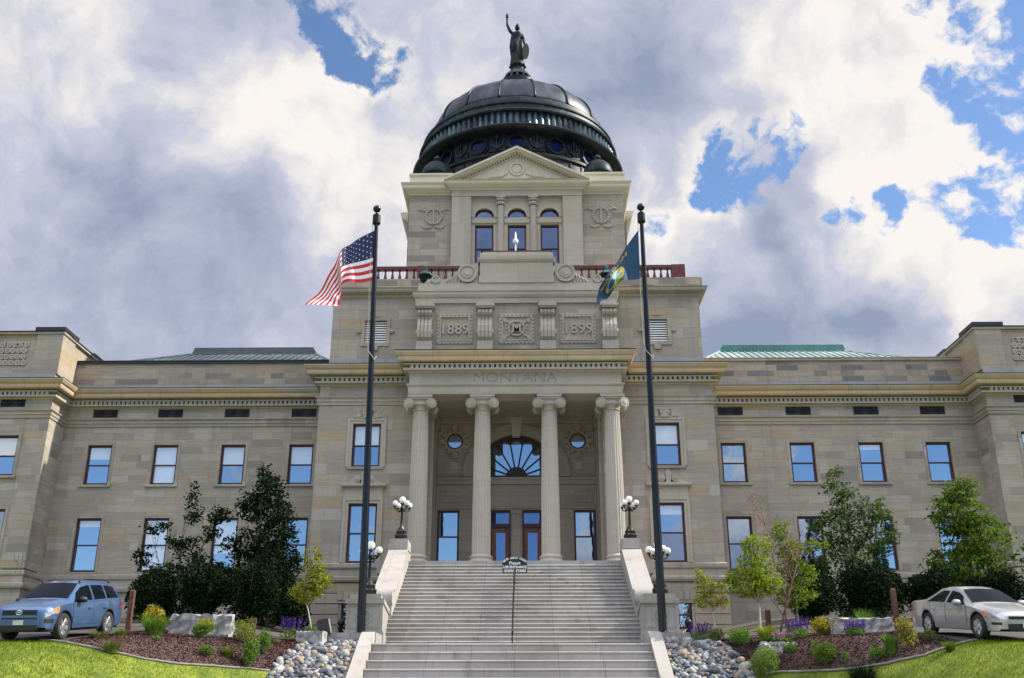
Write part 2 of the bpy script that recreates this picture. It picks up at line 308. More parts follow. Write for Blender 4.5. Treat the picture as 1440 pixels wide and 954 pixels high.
# ------------------------------------------------------------------ mesh building
class MB:
    def __init__(s): s.v = []; s.f = []; s.m = []; s.mi = 0
    def add(s, vs, fs):
        o = len(s.v); s.v += [tuple(p) for p in vs]; s.f += [tuple(i + o for i in f) for f in fs]; s.m += [s.mi] * len(fs); return s
    def box(s, x0, x1, y0, y1, z0, z1):
        x0, x1 = min(x0, x1), max(x0, x1)
        return s.add([(x0, y0, z0), (x1, y0, z0), (x1, y1, z0), (x0, y1, z0), (x0, y0, z1), (x1, y0, z1), (x1, y1, z1), (x0, y1, z1)],
                     [(0, 3, 2, 1), (4, 5, 6, 7), (0, 1, 5, 4), (1, 2, 6, 5), (2, 3, 7, 6), (3, 0, 4, 7)])
    def frustum(s, cx, cy, z0, z1, a0, b0, a1, b1):
        return s.add([(cx - a0, cy - b0, z0), (cx + a0, cy - b0, z0), (cx + a0, cy + b0, z0), (cx - a0, cy + b0, z0),
                      (cx - a1, cy - b1, z1), (cx + a1, cy - b1, z1), (cx + a1, cy + b1, z1), (cx - a1, cy + b1, z1)],
                     [(0, 3, 2, 1), (4, 5, 6, 7), (0, 1, 5, 4), (1, 2, 6, 5), (2, 3, 7, 6), (3, 0, 4, 7)])
    def prism_y(s, poly, y0, y1):          # polygon in x,z (counter-clockwise seen from -y), extruded along y
        n = len(poly)
        return s.add([(x, y0, z) for x, z in poly] + [(x, y1, z) for x, z in poly],
                     [tuple(range(n)), tuple(range(2 * n - 1, n - 1, -1))] + [((i + 1) % n, i, n + i, n + (i + 1) % n) for i in range(n)])
    def prism_x(s, poly, x0, x1):          # polygon in y,z extruded along x
        n = len(poly)
        return s.add([(x0, y, z) for y, z in poly] + [(x1, y, z) for y, z in poly],
                     [tuple(range(n - 1, -1, -1)), tuple(range(n, 2 * n))] + [(i, (i + 1) % n, n + (i + 1) % n, n + i) for i in range(n)])
    def lathe(s, prof, cx=0, cy=0, n=24, sx=1, sy=1, a0=0.0, mod=None, cap=True):
        vs = []; fs = []
        for k, (r, z) in enumerate(prof):
            for i in range(n):
                a = a0 + 2 * math.pi * i / n; rr = r * (mod(i, k) if mod else 1)
                vs.append((cx + rr * math.cos(a) * sx, cy + rr * math.sin(a) * sy, z))
        for k in range(len(prof) - 1):
            for i in range(n):
                j = (i + 1) % n; fs.append((k * n + i, k * n + j, (k + 1) * n + j, (k + 1) * n + i))
        if cap:
            if prof[0][0] > 1e-4: fs.append(tuple(range(n - 1, -1, -1)))
            if prof[-1][0] > 1e-4: fs.append(tuple((len(prof) - 1) * n + i for i in range(n)))
        return s.add(vs, fs)
    def tube(s, pts, rs, n=6, cap=True):
        if not hasattr(rs, '__len__'): rs = [rs] * len(pts)
        pts = [Vector(p) for p in pts]; vs = []; fs = []
        for k, p in enumerate(pts):
            d = (pts[min(k + 1, len(pts) - 1)] - pts[max(k - 1, 0)]).normalized()
            a = d.orthogonal().normalized() if k == 0 else (a - d * a.dot(d)).normalized()
            b = d.cross(a)
            for i in range(n):
                t = 2 * math.pi * i / n; vs.append(p + (a * math.cos(t) + b * math.sin(t)) * rs[k])
        for k in range(len(pts) - 1):
            for i in range(n):
                j = (i + 1) % n; fs.append((k * n + i, k * n + j, (k + 1) * n + j, (k + 1) * n + i))
        if cap: fs += [tuple(range(n - 1, -1, -1)), tuple((len(pts) - 1) * n + i for i in range(n))]
        return s.add(vs, fs)
    def ball(s, c, r, nu=14, nv=9, sz=1.0):
        prof = [(max(1e-5, r * math.sin(math.pi * k / nv)), c[2] - r * sz * math.cos(math.pi * k / nv)) for k in range(nv + 1)]
        return s.lathe(prof, c[0], c[1], nu, cap=False)
    def disc_y(s, cx, cz, r, y0, y1, n=20, r1=None):   # cylinder along y, r1 = radius at y1
        r1 = r if r1 is None else r1
        vs = [(cx + q * math.cos(2 * math.pi * i / n), y, cz + q * math.sin(2 * math.pi * i / n)) for y, q in ((y0, r), (y1, r1)) for i in range(n)]
        return s.add(vs, [tuple(range(n)), tuple(range(2 * n - 1, n - 1, -1))] + [((i + 1) % n, i, n + i, n + (i + 1) % n) for i in range(n)])
    def ring_y(s, cx, cz, ro, ri, y0, y1, n=28, a0=0, a1=2 * math.pi, sz=1.0):   # annulus (or arc) extruded along y
        full = abs(a1 - a0 - 2 * math.pi) < 1e-6; k = n if full else n + 1
        vs = []
        for y in (y0, y1):
            for r in (ri, ro):
                for i in range(k):
                    a = a0 + (a1 - a0) * i / n; vs.append((cx + r * math.cos(a), y, cz + r * math.sin(a) * sz))
        fs = []
        for i in range(n):
            j = (i + 1) % k
            I0, I1, O0, O1 = i, j, k + i, k + j
            fs += [(I0, O0, O1, I1), (2 * k + I0, 2 * k + I1, 2 * k + O1, 2 * k + O0), (O0, 2 * k + O0, 2 * k + O1, O1), (I1, 2 * k + I1, 2 * k + I0, I0)]
        if not full: fs += [(0, 2 * k, 3 * k, k), (k - 1, 2 * k - 1, 4 * k - 1, 3 * k - 1)]
        return s.add(vs, fs)
    def sweep(s, path, prof, closed_prof=True):        # plan path, profile = (outward, z); outward is to the right of travel
        n = len(prof); k = len(path); vs = []; fs = []
        P = [Vector(p) for p in path]
        for i, p in enumerate(P):
            d0 = (P[i] - P[i - 1]).normalized() if i > 0 else (P[1] - P[0]).normalized()
            d1 = (P[i + 1] - P[i]).normalized() if i < k - 1 else d0
            n0, n1 = Vector((d0.y, -d0.x)), Vector((d1.y, -d1.x))
            mdir = (n0 + n1); mdir = mdir / max(0.2, mdir.dot(n0))
            for o, z in prof: vs.append((p.x + mdir.x * o, p.y + mdir.y * o, z))
        for i in range(k - 1):
            for j in range(n):
                q = (j + 1) % n; fs.append((i * n + j, (i + 1) * n + j, (i + 1) * n + q, i * n + q))
        fs += [tuple(range(n)), tuple(range(k * n - 1, (k - 1) * n - 1, -1))]
        return s.add(vs, fs)
    def dentils(s, path, o0, o1, z0, z1, size, pitch):
        P = [Vector(p) for p in path]
        for a, b in zip(P[:-1], P[1:]):
            d = (b - a); L = d.length; d.normalize(); nn = Vector((d.y, -d.x)); cnt = max(1, int(L / pitch)); off = (L - cnt * pitch) / 2
            for i in range(cnt):
                t0 = off + i * pitch + (pitch - size) / 2
                q = [a + d * t0 + nn * o0, a + d * (t0 + size) + nn * o0, a + d * (t0 + size) + nn * o1, a + d * t0 + nn * o1]
                s.add([(v.x, v.y, z0) for v in q] + [(v.x, v.y, z1) for v in q], [(0, 1, 2, 3), (7, 6, 5, 4), (1, 0, 4, 5), (2, 1, 5, 6), (3, 2, 6, 7), (0, 3, 7, 4)])
        return s
    def wall_y(s, x0, x1, z0, z1, y, holes=(), depth=0.35):     # wall facing -y with rectangular openings and reveals
        xs = sorted({x0, x1, *[h[0] for h in holes], *[h[1] for h in holes]}); zs = sorted({z0, z1, *[h[2] for h in holes], *[h[3] for h in holes]})
        for i in range(len(xs) - 1):
            for j in range(len(zs) - 1):
                mx, mz = (xs[i] + xs[i + 1]) / 2, (zs[j] + zs[j + 1]) / 2
                if any(h[0] < mx < h[1] and h[2] < mz < h[3] for h in holes): continue
                s.add([(xs[i], y, zs[j]), (xs[i + 1], y, zs[j]), (xs[i + 1], y, zs[j + 1]), (xs[i], y, zs[j + 1])], [(0, 1, 2, 3)])
        for a, b, c, d in holes:
            e = y + depth
            s.add([(a, y, c), (b, y, c), (b, y, d), (a, y, d), (a, e, c), (b, e, c), (b, e, d), (a, e, d)], [(0, 4, 5, 1), (1, 5, 6, 2), (2, 6, 7, 3), (3, 7, 4, 0)])
        return s
    def plane(s, a, b, c, d): return s.add([a, b, c, d], [(0, 1, 2, 3)])
    def xf(s, mat):
        s.v = [tuple(mat @ Vector(p)) for p in s.v]; return s
    def build(s, name, mats, parent=None, smooth=False, auto=None):
        if not isinstance(mats, (list, tuple)): mats = [mats]
        me = bpy.data.meshes.new(name)
        V = np.array(s.v, dtype=float); c = (V.min(0) + V.max(0)) / 2 if parent is not None else np.array((((V[:, 0].min() + V[:, 0].max()) / 2), ((V[:, 1].min() + V[:, 1].max()) / 2), V[:, 2].min()))
        me.from_pydata([tuple(p) for p in (V - c)], [], s.f)
        for mm in mats: me.materials.append(M[mm] if isinstance(mm, str) else mm)
        if len(mats) > 1: me.polygons.foreach_set('material_index', s.m)
        if smooth or auto:
            me.polygons.foreach_set('use_smooth', [True] * len(me.polygons))
            if auto: me.set_sharp_from_angle(angle=rad(auto))
        me.update()
        o = bpy.data.objects.new(name, me); COL.objects.link(o); o.location = Vector(c)
        WLOC[o.name] = Vector(c)
        if parent is not None:
            o.parent = parent; o.matrix_parent_inverse = Matrix.Translation(-WLOC[parent.name])
        return o
WLOC = {}
def tag(o, label=None, cat=None, group=None, kind=None):
    if label: o['label'] = label
    if cat: o['category'] = cat
    if group: o['group'] = group
    if kind: o['kind'] = kind
    return o
def thing(name, label, cat, loc=(0, 0, 0), group=None):
    o = bpy.data.objects.new(name, None); COL.objects.link(o); o.location = loc; WLOC[o.name] = Vector(loc); o.empty_display_size = .3
    return tag(o, label, cat, group)
def copy_tree(o, parent=None):
    c = o.copy(); COL.objects.link(c)
    if parent is not None: c.parent = parent
    for ch in list(o.children): copy_tree(ch, c)
    return c
CHILD = {}
def dup(root, loc, rz=0.0, scale=None, label=None, group=None):
    r = copy_tree(root); r.location = loc; r.rotation_euler = (0, 0, rz)
    if scale: r.scale = (scale, scale, scale)
    if label: r['label'] = label
    if group: r['group'] = group
    return r
def text_verts(body, size, extrude, bold=0.0):
    cu = bpy.data.curves.new('lettering', 'FONT'); cu.body = body; cu.size = size; cu.extrude = extrude; cu.align_x = 'CENTER'; cu.resolution_u = 3; cu.offset = bold
    ob = bpy.data.objects.new('lettering', cu); COL.objects.link(ob)
    dg = bpy.context.evaluated_depsgraph_get(); dg.update()
    me = bpy.data.meshes.new_from_object(ob.evaluated_get(dg))
    vs = [tuple(v.co) for v in me.vertices]; fs = [tuple(p.vertices) for p in me.polygons]
    bpy.data.objects.remove(ob); bpy.data.curves.remove(cu); bpy.data.meshes.remove(me)
    return vs, fs
def text_xz(mb, body, size, ext, x, y, z, sx=1.0, rot=0.0, bold=0.0):
    """upright lettering facing -y, centred at x, baseline z"""
    vs, fs = text_verts(body, size, ext, bold)
    c, s_ = math.cos(rot), math.sin(rot)
    mb.add([(x + (a * c - b * s_) * sx, y - d, z + a * s_ + b * c) for a, b, d in vs], fs)
# ================================================================== terrain
def sst(a, b, x):
    t = min(1, max(0, (x - a) / (b - a))); return t * t * (3 - 2 * t)
def Zt(X, Y, stairs=False):
    if stairs and abs(X) < 5.1 and 29 < Y < 47: return min(Zt(X, Y) - .9, .2)
    t = sst(6, 14, abs(X)); Yc = 36.3 + (30.2 - 36.3) * t; s = .55 + (.16 - .55) * t
    top = 2.2 + (.07 + .05 * t) * max(0, min(Y, 52) - (31.5 - 1.3 * t))      # the ground keeps rising gently to the building
    d = Yc - Y; k = .6
    r = 0.5 * (d + math.sqrt(d * d + k * k))
    zb = min(top, top - s * (r - k * .12))
    return max(zb, -1.6 + .05 * min(Y, 40))
def Zflat(X, Y):
    t = sst(6, 14, abs(X)); Yc = 36.3 + (30.2 - 36.3) * t; s = .55 + (.16 - .55) * t; d = Yc - Y; r = 0.5 * (d + math.sqrt(d * d + .36))
    return min(2.35 - .1 * t, 2.35 - .1 * t - s * (r - .072))
def fit(X, Y, h): return max(.78 * h, h - (Zt(X, Y) - Zflat(X, Y)))
def patch(name, mat_, xs, ylo, yhi, ny, lift, kind='structure'):
    """ground sheet that follows the terrain between two edge curves"""
    b = MB(); vs = []; fs = []; n = len(xs)
    for x in xs:
        a, c = ylo(x), yhi(x)
        for j in range(ny + 1):
            y = a + (c - a) * j / ny; vs.append((x, y, Zt(x, y) + lift))
    for i in range(n - 1):
        for j in range(ny):
            p = i * (ny + 1) + j; fs.append((p, p + ny + 1, p + ny + 2, p + 1))
    b.add(vs, fs); o = b.build(name, mat_, smooth=True); o['kind'] = kind; return o
def build_ground():
    xs = sorted(set(list(np.arange(-40, 40.01, .5)) + [-900, -400, -150, -80, -55, 55, 80, 150, 400, 900]))
    ys = sorted(set(list(np.arange(14, 40.01, .4)) + [-900, -300, -80, -20, 0, 8, 44, 50, 70, 120, 300, 900]))
    vs = [(x, y, Zt(x, y, True)) for x in xs for y in ys]; m = len(ys)
    fs = [(i * m + j, (i + 1) * m + j, (i + 1) * m + j + 1, i * m + j + 1) for i in range(len(xs) - 1) for j in range(m - 1)]
    b = MB(); b.add(vs, fs); b.m = [0 if (abs(vs[f[0]][0]) < 40 and 8 <= vs[f[0]][1] < 60) else 1 for f in fs]; o = b.build('lawn', ['turf', 'park_ground'], smooth=True); o['kind'] = 'structure'
    return o
build_ground()
def curve(pts):
    px_, py_ = zip(*pts); return lambda x: float(np.interp(x, px_, py_))
LEDGE = [(-13.6, 29.95), (-12.36, 29.80), (-11.63, 29.98), (-10.77, 30.54), (-9.96, 31.32), (-9.16, 32.3), (-8.29, 33.24), (-7.6, 33.8)]
REDGE = [(7.6, 33.65), (8.49, 32.76), (9.32, 31.72), (10.09, 30.7), (10.84, 29.8), (11.59, 29.20), (12.31, 29.22), (13.6, 29.85)]
patch('mulch_bed', 'mulch', np.linspace(-12.95, -7.4, 40), curve(LEDGE), lambda x: 40.0, 30, .02)
patch('mulch_bed', 'mulch', np.linspace(7.4, 13.0, 40), curve(REDGE), lambda x: 40.0, 30, .02)
patch('soil', 'soil', np.linspace(-7.45, -5.2, 16), lambda x: 31.5, lambda x: 40.0, 30, .012)
patch('soil', 'soil', np.linspace(5.2, 7.45, 16), lambda x: 31.5, lambda x: 40.0, 30, .012)
patch('planting_bed', 'soil', np.linspace(-27, -5.0, 30), lambda x: 39.9, lambda x: 56.9, 6, .03)
patch('planting_bed', 'soil', np.linspace(5.0, 27, 30), lambda x: 39.9, lambda x: 56.9, 6, .03)
patch('parking_pavement', 'asphalt', np.linspace(-40, -12.9, 40), curve([(-40, 30.0), (-12.5, 30.0)]), lambda x: 39.9, 20, .016)
patch('parking_pavement', 'asphalt', np.linspace(12.95, 40, 40), curve([(12.5, 29.4), (13.4, 29.9), (40, 29.95)]), lambda x: 39.9, 20, .016)
patch('path', 'path_concrete', np.linspace(-5.2, 5.2, 12), lambda x: -6, lambda x: 32.6, 30, .01)
def edging(pts, label):
    b = MB(); q = []
    for i in range(len(pts) - 1):
        (xa, ya), (xb, yb) = pts[i], pts[i + 1]; n = 5
        for k in range(n): x = xa + (xb - xa) * k / n; y = ya + (yb - ya) * k / n; q.append((x, y, Zt(x, y) + .035))
    b.tube(q, .038, 6); o = b.build('bed_edging', 'edging', smooth=True); tag(o, label, 'edging')
edging(LEDGE, 'pale concrete edging strip between the left lawn and the mulch bed')
edging(REDGE, 'pale concrete edging strip between the right lawn and the mulch bed')

# ================================================================== capitol building
B = thing('capitol_building', 'grey sandstone capitol building with a columned portico and a dark copper dome', 'building', (0, 56, 2.3))
def P(mb, name, mats, parent=None, **kw): return mb.build(name, mats, parent if parent is not None else B, **kw)
YW, YP, YE, YB = 57.0, 52.8, 55.0, 55.6       # wing, pavilion, end pavilion, porch back wall
XP, XE, XF = 10.9, 26.95, 38.0
WX = [12.68, 16.70, 20.70, 24.62]
LOW, UPP, GRI = (7.80, 10.85), (12.80, 15.18), (16.86, 17.38)
holes_l, holes_r = [], []
for x in WX:
    for s_, hl in ((-1, holes_l), (1, holes_r)):
        for z0, z1 in (LOW, UPP): hl.append((s_ * x - .72, s_ * x + .72, z0, z1))
        hl.append((s_ * x - .75, s_ * x + .75, *GRI))
w = MB()
w.wall_y(-XE, -XP, 1.8, 18.0, YW, holes_l); P(w, 'wall', 'sandstone')
w = MB(); w.wall_y(XP, XE, 1.8, 18.0, YW, holes_r); P(w, 'wall', 'sandstone')
# pavilion front: two flanks either side of the porch
for s_ in (-1, 1):
    cx = 8.17 * s_
    hs = [(cx - .77, cx + .77, 12.80, 15.22), (cx - .77, cx + .77, 7.66, 10.80), (cx - .85, cx + .85, 4.30, 5.75)]
    a, b_ = sorted((s_ * 4.75, s_ * XP))
    w = MB(); w.wall_y(a, b_, 1.8, 18.0, YP, hs)
    w.add([(s_ * XP, YP, 1.8), (s_ * XP, YW, 1.8), (s_ * XP, YW, 18), (s_ * XP, YP, 18)], [(0, 1, 2, 3) if s_ > 0 else (3, 2, 1, 0)])
    w.add([(s_ * 4.75, YP, 1.8), (s_ * 4.75, YB, 1.8), (s_ * 4.75, YB, 18), (s_ * 4.75, YP, 18)], [(3, 2, 1, 0) if s_ > 0 else (0, 1, 2, 3)])
    P(w, 'wall', 'sandstone_large')
    # end pavilion
    ex = 29.25 * s_
    a, b_ = sorted((s_ * XE, s_ * XF))
    hs = []
    for k in range(2):
        q = ex + s_ * 4.1 * k; hs += [(q - .72, q + .72, 12.90, 15.25), (q - .72, q + .72, 7.90, 11.0), (q - .75, q + .75, 16.95, 17.45)]
    w = MB(); w.wall_y(a, b_, 1.8, 18.0, YE, hs)
    w.add([(s_ * XE, YE, 1.8), (s_ * XE, YW, 1.8), (s_ * XE, YW, 18), (s_ * XE, YE, 18)], [(0, 1, 2, 3) if s_ < 0 else (3, 2, 1, 0)])
    w.add([(s_ * XF, YE, 1.8), (s_ * XF, 70, 1.8), (s_ * XF, 70, 18), (s_ * XF, YE, 18)], [(0, 1, 2, 3) if s_ > 0 else (3, 2, 1, 0)])
    P(w, 'wall', 'sandstone')
    # raised corner strip of the end pavilion
    w = MB(); a, b_ = sorted((s_ * (XE - .06), s_ * (XE + 1.25))); w.box(a, b_, YE - .10, YE + 1.5, 7.75, 16.15); P(w, 'pilaster', 'sandstone')
w = MB(); w.box(-4.0, 4.0, YB + .9, 70, 1.8, 17.9); w.box(-XF + .1, XF - .1, YW + .6, 70, 1.8, 18.0); w.box(-XP + .1, -4.9, YP + .6, 57.7, 1.8, 17.9); w.box(4.9, XP - .1, YP + .6, 57.7, 1.8, 17.9)
w.box(-XF + .1, -XE - .1, YE + .6, 58, 1.8, 17.9); w.box(XE + .1, XF - .1, YE + .6, 58, 1.8, 17.9); P(w, 'inner_wall', 'sandstone')

# cornice, frieze bands and belt courses follow the whole front
FR = [(-XF, YE), (-XE, YE), (-XE, YW), (-XP, YW), (-XP, YP), (-5.72, YP)]
FR2 = [(5.72, YP), (XP, YP), (XP, YW), (XE, YW), (XE, YE), (XF, YE)]
def shift(path, d): return path
CORN = [(0, 17.86), (.10, 17.86), (.16, 17.93), (.62, 17.93), (.66, 18.02), (.66, 18.18), (.74, 18.22), (.84, 18.38), (.84, 18.44), (0, 18.46)]
def dentil_band(path, parent):
    b = MB(); b.sweep(path, [(0, 17.47), (.30, 17.50), (.30, 17.60), (0, 17.60)]); b.sweep(path, [(0, 17.79), (.30, 17.79), (.32, 17.855), (0, 17.855)]); b.dentils(path, .01, .30, 17.601, 17.789, .165, .27); P(b, 'dentil_band', 'dentil_stone', parent)
for path in (FR, FR2):
    b = MB(); b.sweep(path, CORN); b.sweep(path, [(0, 17.40), (.07, 17.42), (.10, 17.468), (0, 17.468)]); cn = P(b, 'cornice', 'cornice_stone'); dentil_band(path, cn)
    b = MB(); b.sweep(path, [(0, 18.463), (.86, 18.447), (.86, 18.475), (0, 18.50)]); P(b, 'flashing', 'coping_dark', cn)
    b = MB(); b.sweep(path, [(0, 16.28), (.06, 16.28), (.08, 16.44), (.12, 16.47), (.12, 16.62), (.20, 16.70), (.20, 16.76), (0, 16.80)]); P(b, 'architrave_band', 'sandstone_large')
    b = MB(); b.sweep(path, [(0, 7.36), (.10, 7.36), (.12, 7.42), (.12, 7.60), (0, 7.66)]); b.sweep(path, [(0, 6.68), (.14, 6.68), (.18, 6.78), (.18, 6.92), (.05, 6.98), (.05, 7.355), (0, 7.355)]); P(b, 'belt_course', 'sandstone_large')
# rusticated basement courses on the pavilion flanks
for s_ in (-1, 1):
    b = MB(); cx = 8.17 * s_
    for k in range(9):
        z0 = 1.9 + k * .53; z1 = z0 + .48
        o_, i_ = s_ * (XP + .07), s_ * 6.2
        if z0 < 5.6:
            b.box(cx + s_ * 1.0, o_, YP - .07, YP + .3, z0, min(z1, 6.66)); b.box(i_, cx - s_ * 1.0, YP - .07, YP + .3, z0, min(z1, 6.66))
        else: b.box(i_, o_, YP - .07, YP + .3, z0, min(z1, 6.66))
        b.box(s_ * (XP + .07), s_ * (XP - .3), YP + .31, YW - .01, z0, min(z1, 6.66))
    for k in range(-3, 4):      # voussoirs over the basement window
        x0 = cx + k * .30; b.prism_y([(x0 - .13, 5.77), (x0 + .13, 5.77), (x0 + .17 + k * .03, 6.55), (x0 - .17 + k * .03, 6.55)], YP - .11, YP + .05)
    P(b, 'basement_course', 'sandstone_large')

# ------------------------------------------------------------------ windows
def window(cx, z0, z1, wd, y, blind=0.0, surround=None, sill=True, fw=.105, gm='glass_clear'):
    f = MB(); x0, x1 = cx - wd / 2 + .006, cx + wd / 2 - .006; z0 += .006; z1 -= .006; ym = y + .14; zm = z0 + (z1 - z0) * .50
    f.box(x0, x0 + fw, ym, ym + .12, z0, z1); f.box(x1 - fw, x1, ym, ym + .12, z0, z1)
    f.box(x0 + fw, x1 - fw, ym, ym + .12, z1 - fw, z1); f.box(x0 + fw, x1 - fw, ym, ym + .12, z0, z0 + fw * 1.15); f.box(x0 + fw, x1 - fw, ym + .02, ym + .10, zm - .035, zm + .035)
    wo = P(f, 'window', 'maroon')
    tl = [random.uniform(-.010, .010) for _ in range(4)]
    def pane(za, zb, yy, mm, t0, t1):
        p = MB(); a, b_ = x0 + fw, x1 - fw
        p.plane((a, yy - t0, za), (b_, yy + t0, za), (b_, yy + t0 + t1, zb), (a, yy - t0 + t1, zb)); P(p, 'pane', mm, wo)
    zb = z1 - fw - (z1 - z0) * blind
    if blind > 0 and zb > zm + .05:
        pane(zm + .035, zb, ym + .07, gm, tl[0], tl[1]); pane(zb, z1 - fw, ym + .07, 'glass_blind', tl[0], tl[1])
    else: pane(zm + .035, z1 - fw, ym + .07, 'glass_blind' if blind > 0 else gm, tl[0], tl[1])
    if blind > .55: 
        zz = max(z0 + fw * 1.15 + .02, z1 - fw - (z1 - z0) * blind)
        if zz > z0 + .25:
            pane(z0 + fw * 1.15, zz, ym + .095, gm, tl[2], tl[3]); pane(zz, zm - .035, ym + .095, 'glass_blind', tl[2], tl[3])
        else: pane(z0 + fw * 1.15, zm - .035, ym + .095, 'glass_blind', tl[2], tl[3])
    else: pane(z0 + fw * 1.15, zm - .035, ym + .095, gm, tl[2], tl[3])
    if sill:
        s = MB(); s.box(cx - wd / 2 - .22, cx + wd / 2 + .22, y - .10, y + .137, z0 - .14, z0 - .008); P(s, 'sill', 'sandstone_large', wo)
    if surround == 'flat':
        s = MB()
        for q in (-1, 1): s.box(cx + q * (wd / 2 + .002), cx + q * (wd / 2 + .17), y - .025, y + .02, z0, z1 + .17)
        s.box(cx - wd / 2, cx + wd / 2, y - .025, y + .02, z1 + .006, z1 + .17); P(s, 'surround', 'sandstone_large', wo)
    if surround in ('crest', 'scroll'):
        s = MB(); zz = z0 - (.006 if surround == 'crest' else 0)
        for q in (-1, 1):
            s.box(cx + q * (wd / 2 + .002), cx + q * (wd / 2 + .16), y - .05, y + .02, zz, z1 + .16); s.box(cx + q * (wd / 2 + .16), cx + q * (wd / 2 + .30), y - .085, y + .02, zz, z1 + .30)
        s.box(cx - wd / 2, cx + wd / 2, y - .05, y + .02, z1 + .006, z1 + .16); s.box(cx - wd / 2 - .16, cx + wd / 2 + .16, y - .085, y + .02, z1 + .16, z1 + .30)
        if surround == 'crest':
            s.box(cx - .62, cx + .62, y - .11, y, z1 + .30, z1 + .37)
            s.prism_y([(cx - .2, z1 + .30), (cx + .2, z1 + .30), (cx + .27, z1 + .72), (cx - .27, z1 + .72)], y - .16, y); s.box(cx - .33, cx + .33, y - .18, y, z1 + .72, z1 + .79)
            for q in (-1, 1):
                s.disc_y(cx + q * .47, z1 + .45, .12, y - .13, y, 14); s.disc_y(cx + q * .68, z1 + .40, .08, y - .12, y, 12); s.disc_y(cx + q * .2, z1 + .58, .08, y - .20, y, 10)
        else:
            s.box(cx - wd / 2 - .26, cx + wd / 2 + .26, y - .06, y, z1 + .30, z1 + .86)
            s.box(cx - 1.22, cx + 1.22, y - .26, y, z1 + .92, z1 + 1.06); s.box(cx - 1.14, cx + 1.14, y - .16, y, z1 + .86, z1 + .92)
            for q in (-1, 1):
                s.prism_y([(cx + q * .22, z1 + 1.06), (cx + q * 1.10, z1 + 1.06), (cx + q * .80, z1 + 1.16), (cx + q * .52, z1 + 1.42), (cx + q * .30, z1 + 1.50)][::(1 if q > 0 else -1)], y - .16, y)
                s.disc_y(cx + q * .36, z1 + 1.32, .20, y - .21, y, 16); s.disc_y(cx + q * .36, z1 + 1.32, .09, y - .25, y, 12)
            s.prism_y([(cx - .12, z1 + 1.06), (cx + .12, z1 + 1.06), (cx + .16, z1 + 1.62), (cx, z1 + 1.80), (cx - .16, z1 + 1.62)], y - .2, y)
        P(s, 'surround', 'carved_stone', wo)
    return wo
def grille(cx, z0, z1, wd, y):
    g = MB(); g.box(cx - wd / 2 + .005, cx + wd / 2 - .005, y + .16, y + .20, z0 + .005, z1 - .005)
    o = P(g, 'frieze_grille', 'coping_dark')
    g = MB(); h = z1 - z0; zc = (z0 + z1) / 2
    for k in (-1, 1):
        c = cx + k * wd / 4
        for a in range(4):
            an = math.pi * a / 4 + math.pi / 8 * 0; dx, dz = math.cos(an), math.sin(an); L = min(wd / 4 / max(.01, abs(dx)), h / 2 / max(.01, abs(dz))) * .97
            g.tube([(c - dx * L, y + .12, zc - dz * L), (c + dx * L, y + .12, zc + dz * L)], .018, 4)
        g.ring_y(c, zc, .15, .11, y + .10, y + .13, 14)
    P(g, 'tracery', 'black_iron', o)
BL_L = {0: 0.0, 1: .5, 2: .5, 3: .52}      # blinds of the upper left windows, from the pavilion outwards
for i, x in enumerate(WX):
    for s_ in (-1, 1):
        window(s_ * x, *UPP, 1.44, YW, blind=(.44, .5, .98, .30)[i] if s_ < 0 else (0, 0, .12, 0)[i], surround='flat')
        window(s_ * x, *LOW, 1.44, YW, blind=(0, .62, .98, .12)[i] if s_ < 0 else 0, surround='flat', sill=False)
        grille(s_ * x, *GRI, 1.5, YW)
for s_ in (-1, 1):
    window(s_ * 8.17, 12.80, 15.22, 1.54, YP, blind=.5 if s_ < 0 else .46, surround='crest')
    window(s_ * 8.17, 7.66, 10.80, 1.54, YP, blind=0 if s_ < 0 else .16, surround='scroll', sill=False)
    window(s_ * 8.17, 4.30, 5.75, 1.7, YP, sill=False)
    for k in range(2):
        q = s_ * (29.25 + 4.1 * k)
        window(q, 12.90, 15.25, 1.44, YE, blind=.5 if s_ < 0 else .2, surround='flat'); window(q, 7.90, 11.0, 1.44, YE, surround='flat', sill=False); grille(q, 16.95, 17.45, 1.5, YE)

